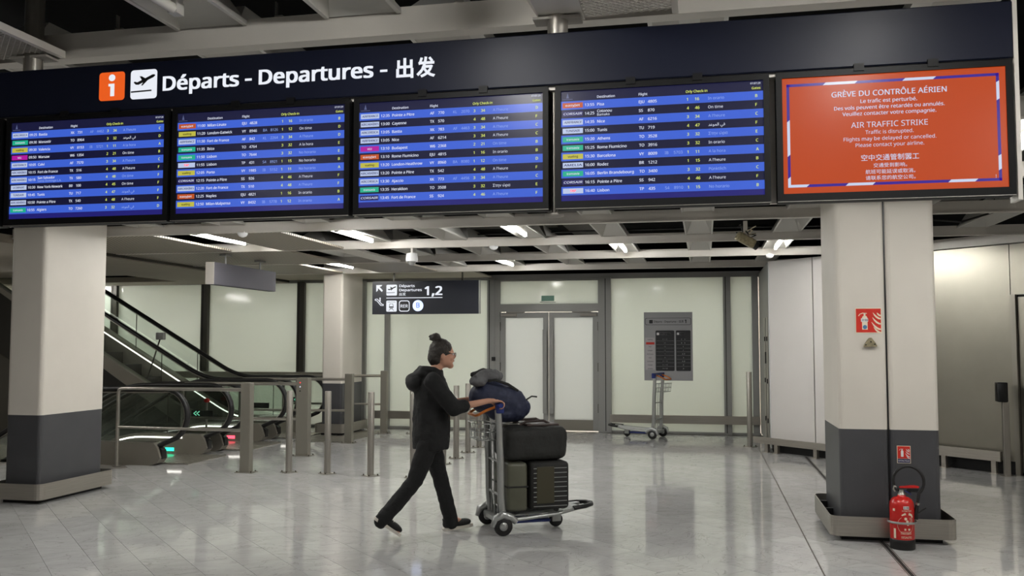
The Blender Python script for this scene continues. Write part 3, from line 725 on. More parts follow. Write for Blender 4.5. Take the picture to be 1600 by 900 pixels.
for n_ in range(4):
    cx = SX[n_]
    s, d, hw, hz0, hz1 = screen_body('departure_screen', cx, SLAB[n_])
    disp = d.build('display', 's_head', s)
    H_ = hz1-hz0; Wd = 2*hw; X = lambda f: -hw+f*Wd
    rh = H_*.0777; zt = hz1-H_*.092
    y1, y2, y3 = -.0006, -.0012, -.0018
    MB().box(-hw, hw, y1, 0, hz0, zt-11*rh).build('footer_stripe', 's_foot', disp)
    L_ = MB(); S = rh*.47; SM = ['s_white', 's_pale', 's_yellow', 'cdark', 'lblack', 'redsoft', 's_dim']
    text(L_, 'Destination', X(.185), y2, zt+rh*.22, S*.86, .016); text(L_, 'Flight', X(.395), y2, zt+rh*.22, S*.86, .016)
    text(L_, 'Orly Check-in', X(.628), y2, zt+rh*.22, S*.86, .016, mi=2); text(L_, 'Gates', X(.988), y2, zt+rh*.22, S*.8, .016, 'R', mi=2)
    text(L_, '07:07:2'+'8999'[n_], X(.988), y2, zt+rh*.78, S*.62, .014, 'R')
    flat(L_, [(X(.027), zt+rh*.35), (X(.041), zt+rh*.35), (X(.034), zt+rh*1.0)], y2, 6); flat(L_, [(X(.008), zt+rh*.18), (X(.06), zt+rh*.18), (X(.06), zt+rh*.24), (X(.008), zt+rh*.24)], y2, 6)
    L_.build('header_text', SM, disp)['kind'] = 'stuff'
    for r_, row in enumerate(ROWS[n_]):
        L_ = MB()
        tg, tm, de, c1, c2, c3, c4, o1, o2, st, ga = row
        zb = zt-(r_+1)*rh; blue = r_ % 2 == 0
        stripe = MB().box(-hw, hw, y1, 0, zb, zb+rh).build('row_stripe', 's_blue' if blue else 's_dark', s)
        base = zb+rh*.32
        m_, nm, ti, tw = TAGS[tg]
        MB().box(X(.008), X(.112), y2, y1, zb+rh*.20, zb+rh*.80).build('airline_tag', m_, stripe)
        text(L_, nm, X(.060), y3, zb+rh*.38, S*.78, .02 if ti != 0 else .012, 'C', width=tw*.104*Wd, mi=ti, slant=.2 if tg in ('CO', 'AF') else 0)
        text(L_, tm, X(.122), y2, base, S, .016)
        if '|' in de:
            a, b = de.split('|')
            text(L_, a, X(.185), y2, zb+rh*.54, S*.95, .018); text(L_, b, X(.185), y2, zb+rh*.14, S*.86, .004, mi=0 if n_ == 3 else 1)
        else: text(L_, de, X(.185), y2, base, S, .018)
        text(L_, c1, X(.395), y2, base, S, .018); text(L_, c2, X(.440), y2, base, S, .018)
        if c3: text(L_, c3, X(.522), y2, base, S, .0, mi=1); text(L_, c4, X(.566), y2, base, S, .0, mi=1)
        text(L_, o1, X(.632), y2, base, S, .02, mi=2); text(L_, o2, X(.672), y2, base, S, .02, mi=2)
        text(L_, st, X(.736), y2, base, S*.98, .002, mi=1 if blue else 0)
        text(L_, ga, X(.962), y2, base, S, .02, mi=2)
        L_.build('flight_text', SM, stripe)['kind'] = 'stuff'
# partly seen screen at the far left end
s, d, hw, hz0, hz1 = screen_body('departure_screen', -3.30, 'departures screen cut off by the left picture edge')
d.build('display', 's_head', s)
# orange notice
s, d, hw, hz0, hz1 = screen_body('notice_screen', SX[4], 'orange strike notice screen at the right end of the row')
disp = d.build('display', 's_orange', s); H_ = hz1-hz0; Wd = 2*hw; X = lambda f: -hw+f*Wd; Zf = lambda f: hz1-f*H_
fr = MB(); t_ = .0095; a0, a1, b0, b1 = X(.021), X(.972), Zf(.945), Zf(.052)
fr.box(a0, a1, -.0006, 0, b1-t_, b1); fr.box(a0, a1, -.0006, 0, b0, b0+t_); fr.box(a0, a0+t_, -.0006, 0, b0, b1); fr.box(a1-t_, a1, -.0006, 0, b0, b1)
fr.build('border', 's_violet', disp)
yy = -.0012
def dash(*q):
    k_ = MB(); flat(k_, list(q), yy); k_.build('border_dash', 's_lilac', disp)
for f0, f1 in ((.19, .35), (.55, .70)): dash((X(f0), b1-t_), (X(f1)-.01, b1-t_), (X(f1), b1), (X(f0)+.01, b1))
for f0, f1 in ((.021, .12), (.285, .42), (.74, .87)): dash((X(f0), b0), (X(f1)-.01, b0), (X(f1), b0+t_), (X(f0)+(.01 if f0 > .1 else 0), b0+t_))
for f0, f1 in ((.68, .38), (.945, .87)): dash((a0, Zf(f0)), (a0+t_, Zf(f0)+.008 if f0 < .9 else Zf(f0)), (a0+t_, Zf(f1)+.008), (a0, Zf(f1)))
for f0, f1 in ((.28, .13), (.86, .74)): dash((a1-t_, Zf(f0)), (a1, Zf(f0)+.006), (a1, Zf(f1)+.006), (a1-t_, Zf(f1)))
for t, fz, wd, sz, bd in [('GRÈVE DU CONTRÔLE AÉRIEN', .185, .516, .030, .014), ('Le trafic est perturbé.', .245, .254, .0205, .012), ('Des vols peuvent être retardés ou annulés.', .298, .495, .0205, .012), ('Veuillez contacter votre compagnie.', .350, .42, .0205, .012),
                          ('AIR TRAFFIC STRIKE', .455, .343, .031, .0), ('Traffic is disrupted.', .512, .215, .0205, .0), ('Flights may be delayed or cancelled.', .567, .414, .0205, .0), ('Please contact your airline.', .620, .306, .0205, .0),
                          ('空中交通管制罢工', .735, .258, .026, .004), ('交通受到影响。', .795, .150, .018, .002), ('航班可能延误或取消。', .848, .222, .018, .002), ('请联系您的航空公司。', .900, .222, .018, .002)]:
    w = MB(); text(w, t, X(.487), -.0012, Zf(fz), sz*.9, bd, 'C', width=wd*Wd); w.build('notice_line', 's_lilac', disp)
w = MB(); text(w, '!', X(.945), -.0012, Zf(.92), .016, .0)
w.build('notice_mark', 's_lilac', disp)

# ---- hanging direction sign near the glass wall
YS = 15.2
ds_ = thing('direction_sign', 'dark hanging direction sign reading departures 1,2 with train symbols', 'sign', (-4.77, YS, 2.126))
LS = (-4.77, YS, 2.126)
shifted(MB().box(-5.737, -3.80, YS, YS+.09, 2.126, 2.706), LS).build('sign_box', 'signnavy', ds_)
shifted(MB().box(-3.80, -3.785, YS+.002, YS+.088, 2.126, 2.706), LS).build('end_cap', 'alu', ds_)
for x in (-5.35, -4.1): shifted(MB().box(x-.012, x+.012, YS+.03, YS+.055, 2.70, 2.9), LS).build('hanger', 'darkalu', ds_)
SXf = lambda px: -5.737+(px-100)/1330*1.937
SZf = lambda py: 2.706-(py-75)/415*.58
yt = YS-.002; w = MB()
ax = lambda pts: [(SXf(a), SZf(b)) for a, b in pts]
flat(w, ax([(150,120),(228,120),(210,140),(190,140),(235,190),(222,208),(172,160),(172,188),(150,208)])[::-1], yt)
strip(w, ax([(138,300),(165,296),(222,362),(244,368)]), .014, yt); strip(w, ax([(138,312),(158,318),(210,378),(240,380)]), .014, yt); strip(w, ax([(138,298),(136,314)]), .012, yt); strip(w, ax([(245,366),(242,382)]), .012, yt)
strip(w, ax([(200,330),(200,296)]), .022, yt); flat(w, [(SXf(200)+.014*math.cos(a), SZf(288)+.014*math.sin(a)) for a in [2*PI*i/12 for i in range(12)]], yt)
flat(w, rrect(SXf(280), SXf(415), SZf(255), SZf(118), .02), yt)
text(w, 'Départs', SXf(443), yt, SZf(150), .062, .02, width=.285); text(w, 'Departures', SXf(443), yt, SZf(202), .062, .02, width=.415); text(w, '出发', SXf(443), yt, SZf(254), .055, .010, width=.12)
text(w, '1,2', SXf(762), yt, SZf(252), .215, .03, width=.325)
flat(w, ax([(280,290),(985,290),(985,281),(280,281)]), yt)
flat(w, rrect(SXf(280), SXf(413), SZf(458), SZf(318), .02), yt); flat(w, rrect(SXf(440), SXf(576), SZf(458), SZf(318), .045), yt)
shifted(w, LS).build('sign_print', 'lwhite', ds_)
y2 = yt-.0012; y3 = y2-.0012
def sgp(name, m, fn):
    k_ = MB(); fn(k_); return shifted(k_, LS).build(name, m, ds_)
sgp('aeroplane_mark', 'lblack', lambda w: plane_icon(w, SXf(280), SZf(255), .195, y2))
sgp('line_badge', 'lblack', lambda w: flat(w, rrect(SXf(450), SXf(566), SZf(447), SZf(329), .035), y2))
def train(w):
    flat(w, ax([(322,358),(366,358),(374,408),(314,408)])[::-1], y2); flat(w, ax([(322,414),(366,414),(360,424),(328,424)])[::-1], y2)
    strip(w, ax([(330,424),(312,446)]), .007, y2); strip(w, ax([(358,424),(376,446)]), .007, y2)
sgp('train_mark', 'lblack', train)
sgp('train_name', 'lblack', lambda w: text(w, 'ORLYVAL', SXf(346), y2, SZf(342), .022, .01, 'C', width=.15))
sgp('line_name', 'lwhite', lambda w: text(w, 'RER', SXf(508), y3, SZf(408), .078, .012, 'C', width=.135))
sgp('train_window', 'lwhite', lambda w: flat(w, ax([(328,362),(360,362),(366,392),(322,392)])[::-1], y3))
w = MB(); c_ = [2*PI*i/28 for i in range(28)]
flat(w, [(SXf(680)+.098*math.cos(a), SZf(385)+.098*math.sin(a)) for a in c_], yt); disc = shifted(w, LS).build('line_disc', mat('pale_blue_disc', rgb(206, 218, 250), .5, emit=.8), ds_)
w = MB(); text(w, 'B', SXf(680), y2, SZf(410), .125, .012, 'C'); shifted(w, LS).build('line_letter', mat('line_blue', rgb(104, 134, 204), .5, emit=.5), disc)

# ---- blank grey sign seen edge-on
b = thing('blank_sign', 'blank grey box sign hung end-on above the escalators', 'sign', (-6.5, 12.0, 2.41))
BX('sign_box', 'greysign', b, -.06, .06, -.9, .9, 0, .30); BX('end_cap', 'signend', b, -.061, .061, -.915, -.9, -.001, .301)
for y in (-.5, .5):
    MB().lathe([(.012, .30), (.012, .42)], (0, y, 0), 10).build('hanger', 'alu', b); BX('hanger_plate', 'alu', b, -.05, .05, y-.08, y+.08, .415, .44)

# ---- poster on the glass wall
YP = YW-.010
po = MB().box(-1.071, -.205, YP-.002, YP, .944, 2.178).build('wall_poster', 'posterbg'); tag(po, 'grey airline and gate list poster stuck on the glass wall', 'poster')
def kid(mb, name, m): o = mb.build(name, m, po); return o
PX = lambda a: -1.071+(a-45)/570*.866
PZ = lambda b_: 2.178-(b_-65)/795*1.234
y1, y2, y3 = YP-.003, YP-.004, YP-.005
k = MB(); flat(k, rrect(PX(60), PX(598), PZ(215), PZ(132), .03), y1); kid(k, 'title_outline', 'lblack')
k = MB(); flat(k, rrect(PX(64), PX(594), PZ(211), PZ(136), .027), y2); kid(k, 'title_plate', 'posterbg')
k = MB(); flat(k, rrect(PX(108), PX(150), PZ(196), PZ(155), .01), y3); text(k, 'Départs - Departures - 出发', PX(165), y3, PZ(185), .05, .01, width=.53); text(k, '1', PX(525), y3, PZ(192), .085, .04); kid(k, 'title_lettering', 'lblack')['kind'] = 'stuff'
k = MB(); flat(k, rrect(PX(182), PX(402), PZ(748), PZ(278), .02), y1); flat(k, rrect(PX(420), PX(592), PZ(748), PZ(278), .02), y1); kid(k, 'table', 'posterdark')
k = MB(); flat(k, rrect(PX(58), PX(174), PZ(735), PZ(362), .005), y1); kid(k, 'airline_column', 'pale')
k = MB(); flat(k, rrect(PX(68), PX(168), PZ(442), PZ(414), .006), y2); kid(k, 'airline_mark', 'redsign')
k = MB()
flat(k, rrect(PX(195), PX(224), PZ(332), PZ(303), .006), y2); flat(k, rrect(PX(432), PX(458), PZ(330), PZ(303), .006), y2)
text(k, 'Enregistrement', PX(232), y2, PZ(312), .026, .004, width=.2); text(k, 'Check-in', PX(232), y2, PZ(331), .026, .004, width=.13); text(k, 'Portes', PX(465), y2, PZ(312), .026, .004, width=.08); text(k, 'Gates', PX(465), y2, PZ(331), .026, .004, width=.08)
for i, (a, b_) in enumerate([('11 / 15', 'C     D'), ('15', 'B     D'), ('15', 'E'), ('14', 'F'), ('15', 'A, B'), ('11', 'A'), ('11 / 15', 'A, B'), ('11 / 14', 'B'), ('11 / 12', 'D')]):
    z = PZ(388+i*42.3); text(k, a, PX(290), y2, z, .03, .008, 'C'); text(k, b_, PX(506), y2, z, .03, .008, 'C')
    if i: flat(k, [(PX(190), z+.047), (PX(396), z+.047), (PX(396), z+.0485), (PX(190), z+.0485)], y2); flat(k, [(PX(428), z+.047), (PX(588), z+.047), (PX(588), z+.0485), (PX(428), z+.0485)], y2)
kid(k, 'table_lettering', 'whiteprint')['kind'] = 'stuff'
k = MB()
for i, t in enumerate(['vueling', '', 'TAP', 'easyJet', 'AirFrance', 'wizz', 'Transavia', 'Chalair', 'Amelia']):
    if t: text(k, t, PX(116), y2, PZ(390+i*42.3), .028, .008, 'C')
kid(k, 'airline_names', 'lblack')['kind'] = 'stuff'

# ---- signs on the near column
YC = 8.028
def sign_plate(name, label, x0, x1, z0, z1):
    o = MB().box(x0, x1, YC-.003, YC, z0, z1).build(name, 'cream'); return tag(o, label, 'sign')
sp = sign_plate('extinguisher_sign', 'large red extinguisher sign high on the near column', 1.236, 1.444, 1.702, 1.912)
k = MB(); k.box(1.242, 1.438, YC-.004, YC-.003, 1.708, 1.906); k.build('red_field', 'redsign', sp)
def ext_picto(x, z, s, y, num=True):
    k = MB(); px = lambda a: x+a*s; pz = lambda b: z+b*s
    flat(k, [(px(.24),pz(.12)),(px(.46),pz(.12)),(px(.46),pz(.62)),(px(.42),pz(.70)),(px(.28),pz(.70)),(px(.24),pz(.62))], y)
    flat(k, [(px(.31),pz(.70)),(px(.38),pz(.70)),(px(.38),pz(.82)),(px(.31),pz(.82))], y)
    strip(k, [(px(.10),pz(.70)),(px(.16),pz(.78)),(px(.26),pz(.82)),(px(.44),pz(.81))], .035*s, y)
    for a0, b0, l in ((.68,.84,.32),(.84,.84,.16),(.66,.64,.34),(.62,.44,.38),(.70,.24,.30)):
        pts = [(px(a0+l*t), pz(b0-(.28*l/.34)*(1-(1-t)**2))) for t in (0,.25,.5,.75,.97)]
        strip(k, pts, [.01*s,.06*s,.075*s,.07*s,.06*s], y)
    return k
ext_picto(1.242, 1.708, .196, YC-.0046).build('pictogram', 'cream', sp)
k = MB(); flat(k, rrect(1.281, 1.337, 1.797, 1.826, .003), YC-.0052); kk = k.build('number_plate', 'whiteprint', sp)
k = MB(); text(k, '3198', 1.309, YC-.0058, 1.802, .026, .02, 'C', width=.05); k.build('number', 'lblack', kk)
k = MB(); flat(k, [(1.311+.017*math.cos(a), 1.753+.017*math.sin(a)) for a in c_], YC-.0052); k.build('dot', 'bluedot', sp)
sp = sign_plate('extinguisher_sign', 'small red extinguisher sign low on the charcoal part of the column', 1.537, 1.642, .636, .778)
BX('red_field', 'redsign', sp, 1.541, 1.638, YC-.004, YC-.003, .674, .774)
BX('caption_field', 'navyprint', sp, 1.541, 1.638, YC-.004, YC-.003, .640, .672)
ext_picto(1.545, .678, .09, YC-.0046).build('pictogram', 'whiteprint', sp)
k = MB(); text(k, 'EXTINCTEUR', 1.589, YC-.0046, .650, .018, .0, 'C', width=.085); k.build('caption', 'whiteprint', sp)
cu = MB()
poly = [(1.295,1.588),(1.40,1.592),(1.388,1.62),(1.368,1.648),(1.357,1.664),(1.342,1.664),(1.325,1.645),(1.307,1.618)]
cu.prism_y(poly, YC-.035, YC, 0)
cu2 = cu.build('wall_bracket', 'tin'); tag(cu2, 'small worn metal bracket below the large red sign', 'bracket')
for (x, z) in ((1.31,1.605),(1.35,1.63),(1.38,1.61)): MB().lathe([(.006,-.004),(.006,0)], (x, YC-.035, z), 8, axis='y').build('hole', 'matteblack', cu2)

# ================================================================ FIRE EXTINGUISHER
ex = thing('fire_extinguisher', 'red fire extinguisher with looped black hose standing at the column', 'extinguisher', (1.515, 7.78, 0))
MB().lathe([(.088,.0),(.094,.008),(.094,.075),(.091,.08)], n=32).build('foot_ring', 'rubber', ex)
body = MB().lathe([(.089,.078),(.091,.10),(.091,.335),(.088,.36),(.078,.382),(.058,.398),(.032,.408),(.03,.42)], n=36).build('cylinder', 'red', ex)
def wrap(mb, r=.0918):      # bend a flat print (x = arc length, z) round the cylinder, facing -y
    mb.v = [Vector((r*math.sin(v.x/r), -r*math.cos(v.x/r)+(-v.y if v.y else 0)*0, v.z)) for v in mb.v]; return mb
def dense(mb, x0, x1, z0, z1):
    n = 8
    for i in range(n):
        a, b = x0+(x1-x0)*i/n, x0+(x1-x0)*(i+1)/n
        mb.add([(a,0,z0),(b,0,z0),(b,0,z1),(a,0,z1)], [(0,1,2,3)])
k = MB(); dense(k, -.006, .038, .318, .342); wrap(k).build('number_label', 'whiteprint', body)
k = MB(); text(k, '3198', .016, 0, .322, .022, .02, 'C', width=.04); wrap(k, .0924).build('number', 'lblack', body)
k = MB()
text(k, 'EXTINCTEUR', .022, 0, .300, .017, .008, 'C', width=.075)
dense(k, -.085, -.066, .09, .165); dense(k, -.09, -.07, .30, .32)
strip(k, [(-.02,.270),(.005,.283),(.04,.282),(.06,.272),(.07,.255)], [.008,.016,.018,.016,.01], 0)
for i in range(24):
    a, b = 2*PI*i/24, 2*PI*(i+1)/24
    if 2 < i < 8: continue
    strip(k, [(.01+.062*math.cos(a), .195+.068*math.sin(a)), (.01+.062*math.cos(b), .195+.068*math.sin(b))], .002, 0)
for (x, z, r) in ((.010,.245,.011),(.022,.225,.010),(.026,.203,.010)): flat(k, [(x+r*math.cos(a), z+r*math.sin(a)) for a in c_], 0)
dense(k, -.002, .012, .155, .170); dense(k, .028, .044, .155, .170)
for z in (.250,.240,.228,.218): dense(k, .04, .068, z, z+.003)
for z in (.142,.134,.126): dense(k, -.03, .055, z, z+.0025)
text(k, 'DESAUTEL', .018, 0, .094, .022, .01, 'C', width=.085)
wrap(k).build('label_print', 'cream', body)['kind'] = 'stuff'
MB().lathe([(.03,.41),(.03,.425),(.022,.43),(.022,.46)], n=20).build('valve_neck', 'steel', ex)
k = MB(); k.rbox(-.03, .04, -.014, .014, .445, .468, .004); k.box(.03, .075, -.008, .008, .438, .446); k.build('valve_body', 'black', ex)
lv = MB(); lv.add([(-.015,-.012,.472),(.125,-.012,.476),(.135,-.012,.488),(.10,-.012,.497),(-.015,-.012,.484),(-.015,.012,.472),(.125,.012,.476),(.135,.012,.488),(.10,.012,.497),(-.015,.012,.484)],
                  [(0,1,2,3,4),(9,8,7,6,5),(0,5,6,1),(1,6,7,2),(2,7,8,3),(3,8,9,4),(4,9,5,0)]); lv.build('lever', 'red', ex)
lv = MB(); lv.add([(.02,-.01,.452),(.115,-.01,.44),(.13,-.01,.468),(.02,-.01,.47),(.02,.01,.452),(.115,.01,.44),(.13,.01,.468),(.02,.01,.47)], [(0,1,2,3),(7,6,5,4),(0,4,5,1),(1,5,6,2),(2,6,7,3),(3,7,4,0)]); lv.build('carry_handle', 'black', ex)
MB().tube([(-.05,-.02,.445),(-.062,-.02,.465),(-.055,-.02,.49),(-.04,-.02,.48)], .006, 8).build('safety_pin', 'steel', ex)
MB().tube([(.02,-.02,.455),(.045,-.025,.44),(.07,-.02,.425)], .0035, 6).build('seal', 'blue', ex)
hp = []
for i in range(25):
    a = PI*1.0-(PI*1.28)*i/24; hp.append((.055+.112*math.cos(a), .012-.0012*i, .525+.118*math.sin(a)))
hp = [(-.03,.0,.455),(-.05,.01,.475)]+hp+[(.115,-.02,.36),(.105,-.02,.31)]
MB().tube(hp, .0115, 10).build('hose', 'rubber', ex)
MB().tube([(.118,-.02,.362),(.112,-.02,.345)], .016, 10).build('hose_clamp', 'steel', ex)
k = MB(); k.tube([(.112,-.02,.35),(.10,-.02,.29),(.095,-.02,.235)], [.013,.018,.021], 10); k.tube([(.10,-.02,.275),(.135,-.025,.30),(.175,-.03,.325)], [.008,.007,.006], 8); k.build('nozzle', 'rubber', ex)
br = MB(); br.tube([(.107*math.sin(a), -.107*math.cos(a), .212) for a in [2*PI*i/36 for i in range(36)]], .009, 8, closed=True, ry=.4)
br.box(-.012, .012, .10, .156, .205, .219)
b_ = br.build('holding_ring', 'trolley'); b_.location = (1.515, 7.78, 0); tag(b_, 'light metal ring clasping the extinguisher to the column band', 'bracket')

# ================================================================ BOLLARDS, POSTS AND RAILINGS
pm = MB(); pm.lathe([(.041,.008),(.041,1.012),(.038,1.02)], n=20)
pm = pm.mesh('post', 'steel')
bpm = MB().box(-.08, .08, -.08, .08, 0, .009).mesh('base_plate', 'steel')
btm = MB().lathe([(.009,.009),(.009,.02),(.004,.026)], n=8).mesh('bolt', 'joint')
def bollard(x, y, label, h=1.02):
    t = thing('bollard', label, 'bollard', (x, y, 0), PI/4+.12, 'round steel bollards')
    for nm, me in (('post', pm), ('base_plate', bpm)):
        o = bpy.data.objects.new(nm, me); COL.objects.link(o); o.parent = t
        if nm == 'post' and h != 1.02: o.scale = (1, 1, h/1.02)
    for sx in (-1, 1):
        for sy in (-1, 1):
            o = bpy.data.objects.new('bolt', btm); COL.objects.link(o); o.parent = t; o.location = (sx*.062, sy*.062, 0)
bollard(-5.12, 10.69, 'round steel bollard nearest the big square railing post')
bollard(-4.60, 10.68, 'second round bollard of the front row, counted from the escalators')
bollard(-4.01, 10.62, 'third round bollard of the front row, counted from the escalators')
bollard(-3.45, 10.58, 'corner bollard of the front row, standing behind the walking person')
bollard(-3.45, 11.86, 'bollard seen between the walking person and the luggage trolley legs')
bollard(-3.44, 12.48, 'middle bollard of the row running back behind the luggage trolley')
bollard(-3.45, 13.17, 'second farthest bollard of the row running back behind the luggage')
bollard(-3.45, 13.85, 'farthest bollard of the row running back behind the luggage')
bollard(-5.15, 15.70, 'lone far bollard before the glass wall, half hidden by the walking person')
bollard(.68, 14.81, 'tall lone bollard beside the white panelled corner', 1.168)

for (x, y, hx, hy, lab) in [(-5.65, 10.59, .066, .05, 'nearest steel railing, before the green lit escalator'), (-5.68, 12.31, .092, .06, 'steel railing with button lights on its wide post'),
                            (-5.675, 14.03, .062, .05, 'steel railing between the red lit and the rising escalator'), (-5.657, 15.64, .058, .05, 'farthest steel railing, close to the glass wall')]:
    rl = thing('guard_railing', lab, 'railing', (x, y, 0), 0, 'railings between the escalators')
    MB().rbox(-hx, hx, -hy, hy, .005, 1.12, .004, 1).build('square_post', 'bronze', rl)
    k = MB(); k.box(-hx-.05, hx+.05, -hy-.03, hy+.03, 0, .008); k.build('base_plate', 'bronze', rl)
    for sx in (-1, 1):
        for sy in (-1, 1): MB().lathe([(.008,.008),(.008,.022)], (sx*(hx+.03), sy*(hy+.01), 0), 8).build('bolt', 'joint', rl)
    xe = -7.62-x; dy = .2 if y < 11 else 0
    MB().tube([(xe,dy,.0),(xe,dy,.96),(xe+.008,dy,.995),(xe+.04,dy,1.015),(xe+.12,dy,1.02),(-hx,0,1.03)], .024, 12).build('top_rail', 'steelh', rl)
    MB().tube([(xe,dy,.51),(-hx,0,.52)], .019, 10).build('mid_rail', 'steelh', rl)
    MB().lathe([(.06,0),(.06,.008)], (xe,dy,0), 20).build('rail_foot', 'bronze', rl)
    if hx > .09:
        for z, m in [(1.05, 'redsoft'), (.99, 's_white'), (.93, 'matteblack')]:
            MB().lathe([(.010, -.004), (.010, 0)], (-.03, -hy, z), 12, axis='y').build('indicator', m, rl)
# steel post with a black reader at the right edge
sp = thing('reader_post', 'steel post carrying a black card reader at the right edge', 'post', (3.60, 12.22, 0))
MB().rbox(-.035, .035, -.035, .035, 0, .90, .004, 1).build('post', 'steel', sp); MB().box(-.08, .08, -.06, .06, 0, .008).build('base_plate', 'steel', sp)
MB().rbox(-.10, .02, -.07, .05, .90, 1.14, .012, 2).build('reader_head', 'black', sp)

# ================================================================ ESCALATORS
XB, SLO = -8.45, .57
def escal(label, y0, y1, up, sign_mat, light_mat):
    e = thing('escalator', label, 'escalator', (-7.8, (y0+y1)/2, 0), 0, 'escalators behind the railing')
    LE = (-7.8, (y0+y1)/2, 0); sg_ = 1 if up else -1
    xl = -12.9
    def off(x): 
        d = XB-x
        if d < -.35: return 0.0
        if d < .35: return sg_*SLO*(d+.35)**2/1.4
        return sg_*SLO*d
    xs = [xl]+[XB-.35+.7*i/6 for i in range(7)]
    for (y, inner) in ((y0, 1), (y1, -1)):
        hr = [(x, y, 1.0+off(x)) for x in xs]+[(-7.07, y, 1.01)]
        for i in range(1, 11):
            a = PI/2-PI*.80*i/10; hr.append((-7.07+.35*math.cos(a), y, .655+.355*math.sin(a)))
        hr += [(-7.06, y, .285), (-7.24, y, .20), (-7.34, y, .17)]
        shifted(MB().tube(hr, .034, 10, ry=1.3), LE).build('handrail', 'rubber', e)
        hl = [(p[0]+(.0 if i < 9 else -.04*math.cos(max(-PI/2, PI/2-PI*.80*(i-8)/10))), p[1], p[2]-.045 if i < 9 else p[2]-.03*math.sin(PI/2-PI*.8*min(10, i-8)/10)) for i, p in enumerate(hr[:-3])]
        shifted(MB().tube(hl, .012, 6), LE).build('handrail_guide', 'steelh', e)
        poly = [(p[0], p[2]-.04) if i < 9 else (p[0]-.03, p[2]) for i, p in enumerate(hr[:-2])]
        bot = [(x, .30+off(x)) for x in xs]
        gp = bot+[(-7.25, .30)]+poly[::-1]
        shifted(MB().prism_y(gp, y-.005, y+.005), LE).build('balustrade_glass', 'balglass', e)
        for xx in (-7.75, -9.3, -10.6):
            z_ = off(xx); shifted(MB().box(xx-.004, xx+.004, y-.007, y+.007, .30+z_, .95+z_), LE).build('glass_joint', 'darkalu', e)
        hb = [(x, off(x)-(.35 if x < XB else .0)*(1 if True else 0)) for x in xs]
        if up: hb = [(xl, off(xl)-.45)]+[(XB-.9, off(XB-.9)-.4), (XB-.2, 0), (XB, 0)]
        else: hb = [(xl, off(xl)-.45), (XB-.4, off(XB-.4)-.4), (XB+.3, -.1)]
        ho = hb+[(-7.2, 0), (-7.11, .03), (-7.06, .10), (-7.10, .22), (-7.16, .30)]+[(x, .30+off(x)) for x in xs[::-1]]
        hs = shifted(MB().prism_y(ho, y-.09, y+.09), LE).build('housing', 'escalator', e)
        shifted(MB().prism_y([(-7.36,.10),(-7.12,.08),(-7.05,.13),(-7.07,.22),(-7.30,.26)], y-.055, y+.055) , LE)
        MBk = MB().prism_y([(-7.22,.09),(-7.054,.085),(-7.054,.20),(-7.11,.235),(-7.22,.235)], y-.05, y+.05); shifted(MBk, LE).build('inlet_cap', 'rubber', hs)
        # skirt light on the inner face
        yi = y+inner*.092; sk = MB()
        pts = [(x, .235+off(x)) for x in xs]+[(-7.45, .235)]
        for a, b in zip(pts[:-1], pts[1:]):
            yy0, yy1 = sorted((yi, yi+inner*.006))
            sk.add([(a[0],yy0,a[1]),(b[0],yy0,b[1]),(b[0],yy0,b[1]+.022),(a[0],yy0,a[1]+.022),(a[0],yy1,a[1]),(b[0],yy1,b[1]),(b[0],yy1,b[1]+.022),(a[0],yy1,a[1]+.022)],
                   [(0,1,2,3),(7,6,5,4),(0,4,5,1),(3,2,6,7),(1,5,6,2),(0,3,7,4)])
        shifted(sk, LE).build('skirt_light', 'skirtlight', e)
        if up and inner == 1:     # outer cladding towards the viewer
            yo = y-.095
            shifted(MB().prism_y([(xl, off(xl)-.9), (-10.2, off(-10.2)-.8), (-8.9, .0), (-8.55, .02), (xl, .22+off(xl))], yo-.008, yo), LE).build('outer_cladding', 'step', e)
            shifted(MB().prism_y([(xl, 0), (-9.1, 0), (-10.2, off(-10.2)-.8), (xl, off(xl)-.9)], yo+.02, yo+.05), LE).build('truss_panel', 'duct', e)
    # steps
    st = MB(); st.box(-8.4, -7.25, y0+.09, y1-.09, -.01, .012)
    x = -8.4; i = 0
    while x > xl:
        z = off(x-.2); st.box(x-.4, x, y0+.1, y1-.1, z-.25, z); x -= .4
    shifted(st, LE).build('step_band', 'step', e)
    cp = MB(); cp.box(-8.0, -6.75, y0+.09, y1-.09, -.002, .014)
    for i in range(9): cp.box(-7.4+i*.07, -7.37+i*.07, y0+.1, y1-.1, .013, .018)
    shifted(cp, LE).build('comb_plate', 'steelh', e)
    # direction light at the foot of the far housing and display behind the near glass
    shifted(MB().box(-7.72, -7.58, y1-.098, y1-.091, .052, .098), LE).build('direction_light', light_mat, e)
    dp = shifted(MB().box(-7.42, -7.08, y1+.095, y1+.112, .54, .63), LE).build('direction_display', 'black', e)
    k = MB(); yy = y1+.094
    if sign_mat == 'greensoft':
        for dx in (0, .05): strip(k, [(-7.34+dx, .615), (-7.385+dx, .585), (-7.34+dx, .555)], .014, yy)
    else: flat(k, [(-7.37+.024*math.cos(a), .585+.024*math.sin(a)) for a in c_], yy)
    shifted(k, LE).build('display_mark', sign_mat, dp)
    return e
escal('nearest escalator going down, with a green light at its foot', 10.99, 12.14, False, 'greensoft', 'green')
escal('middle escalator going down, with a red light at its foot', 12.60, 13.90, False, 'redsoft', 'redlight')
escal('farthest escalator, rising to the left beside the glass wall', 14.35, 15.50, True, 'greensoft', 'green')
sb = thing('stalk_box', 'small grey box on a slanted stem over the rising escalator', 'device', (-9.70, 14.9, 0))
MB().tube([(-.38, 0, .55), (0, 0, 1.70)], .013, 8).build('stem', 'darkalu', sb); MB().rbox(-.07, .09, -.04, .04, 1.68, 1.81, .008, 1).build('box', 'alu', sb)
em = thing('stop_button', 'red emergency stop button on a short bracket between escalators', 'button', (-7.25, 12.36, 0))
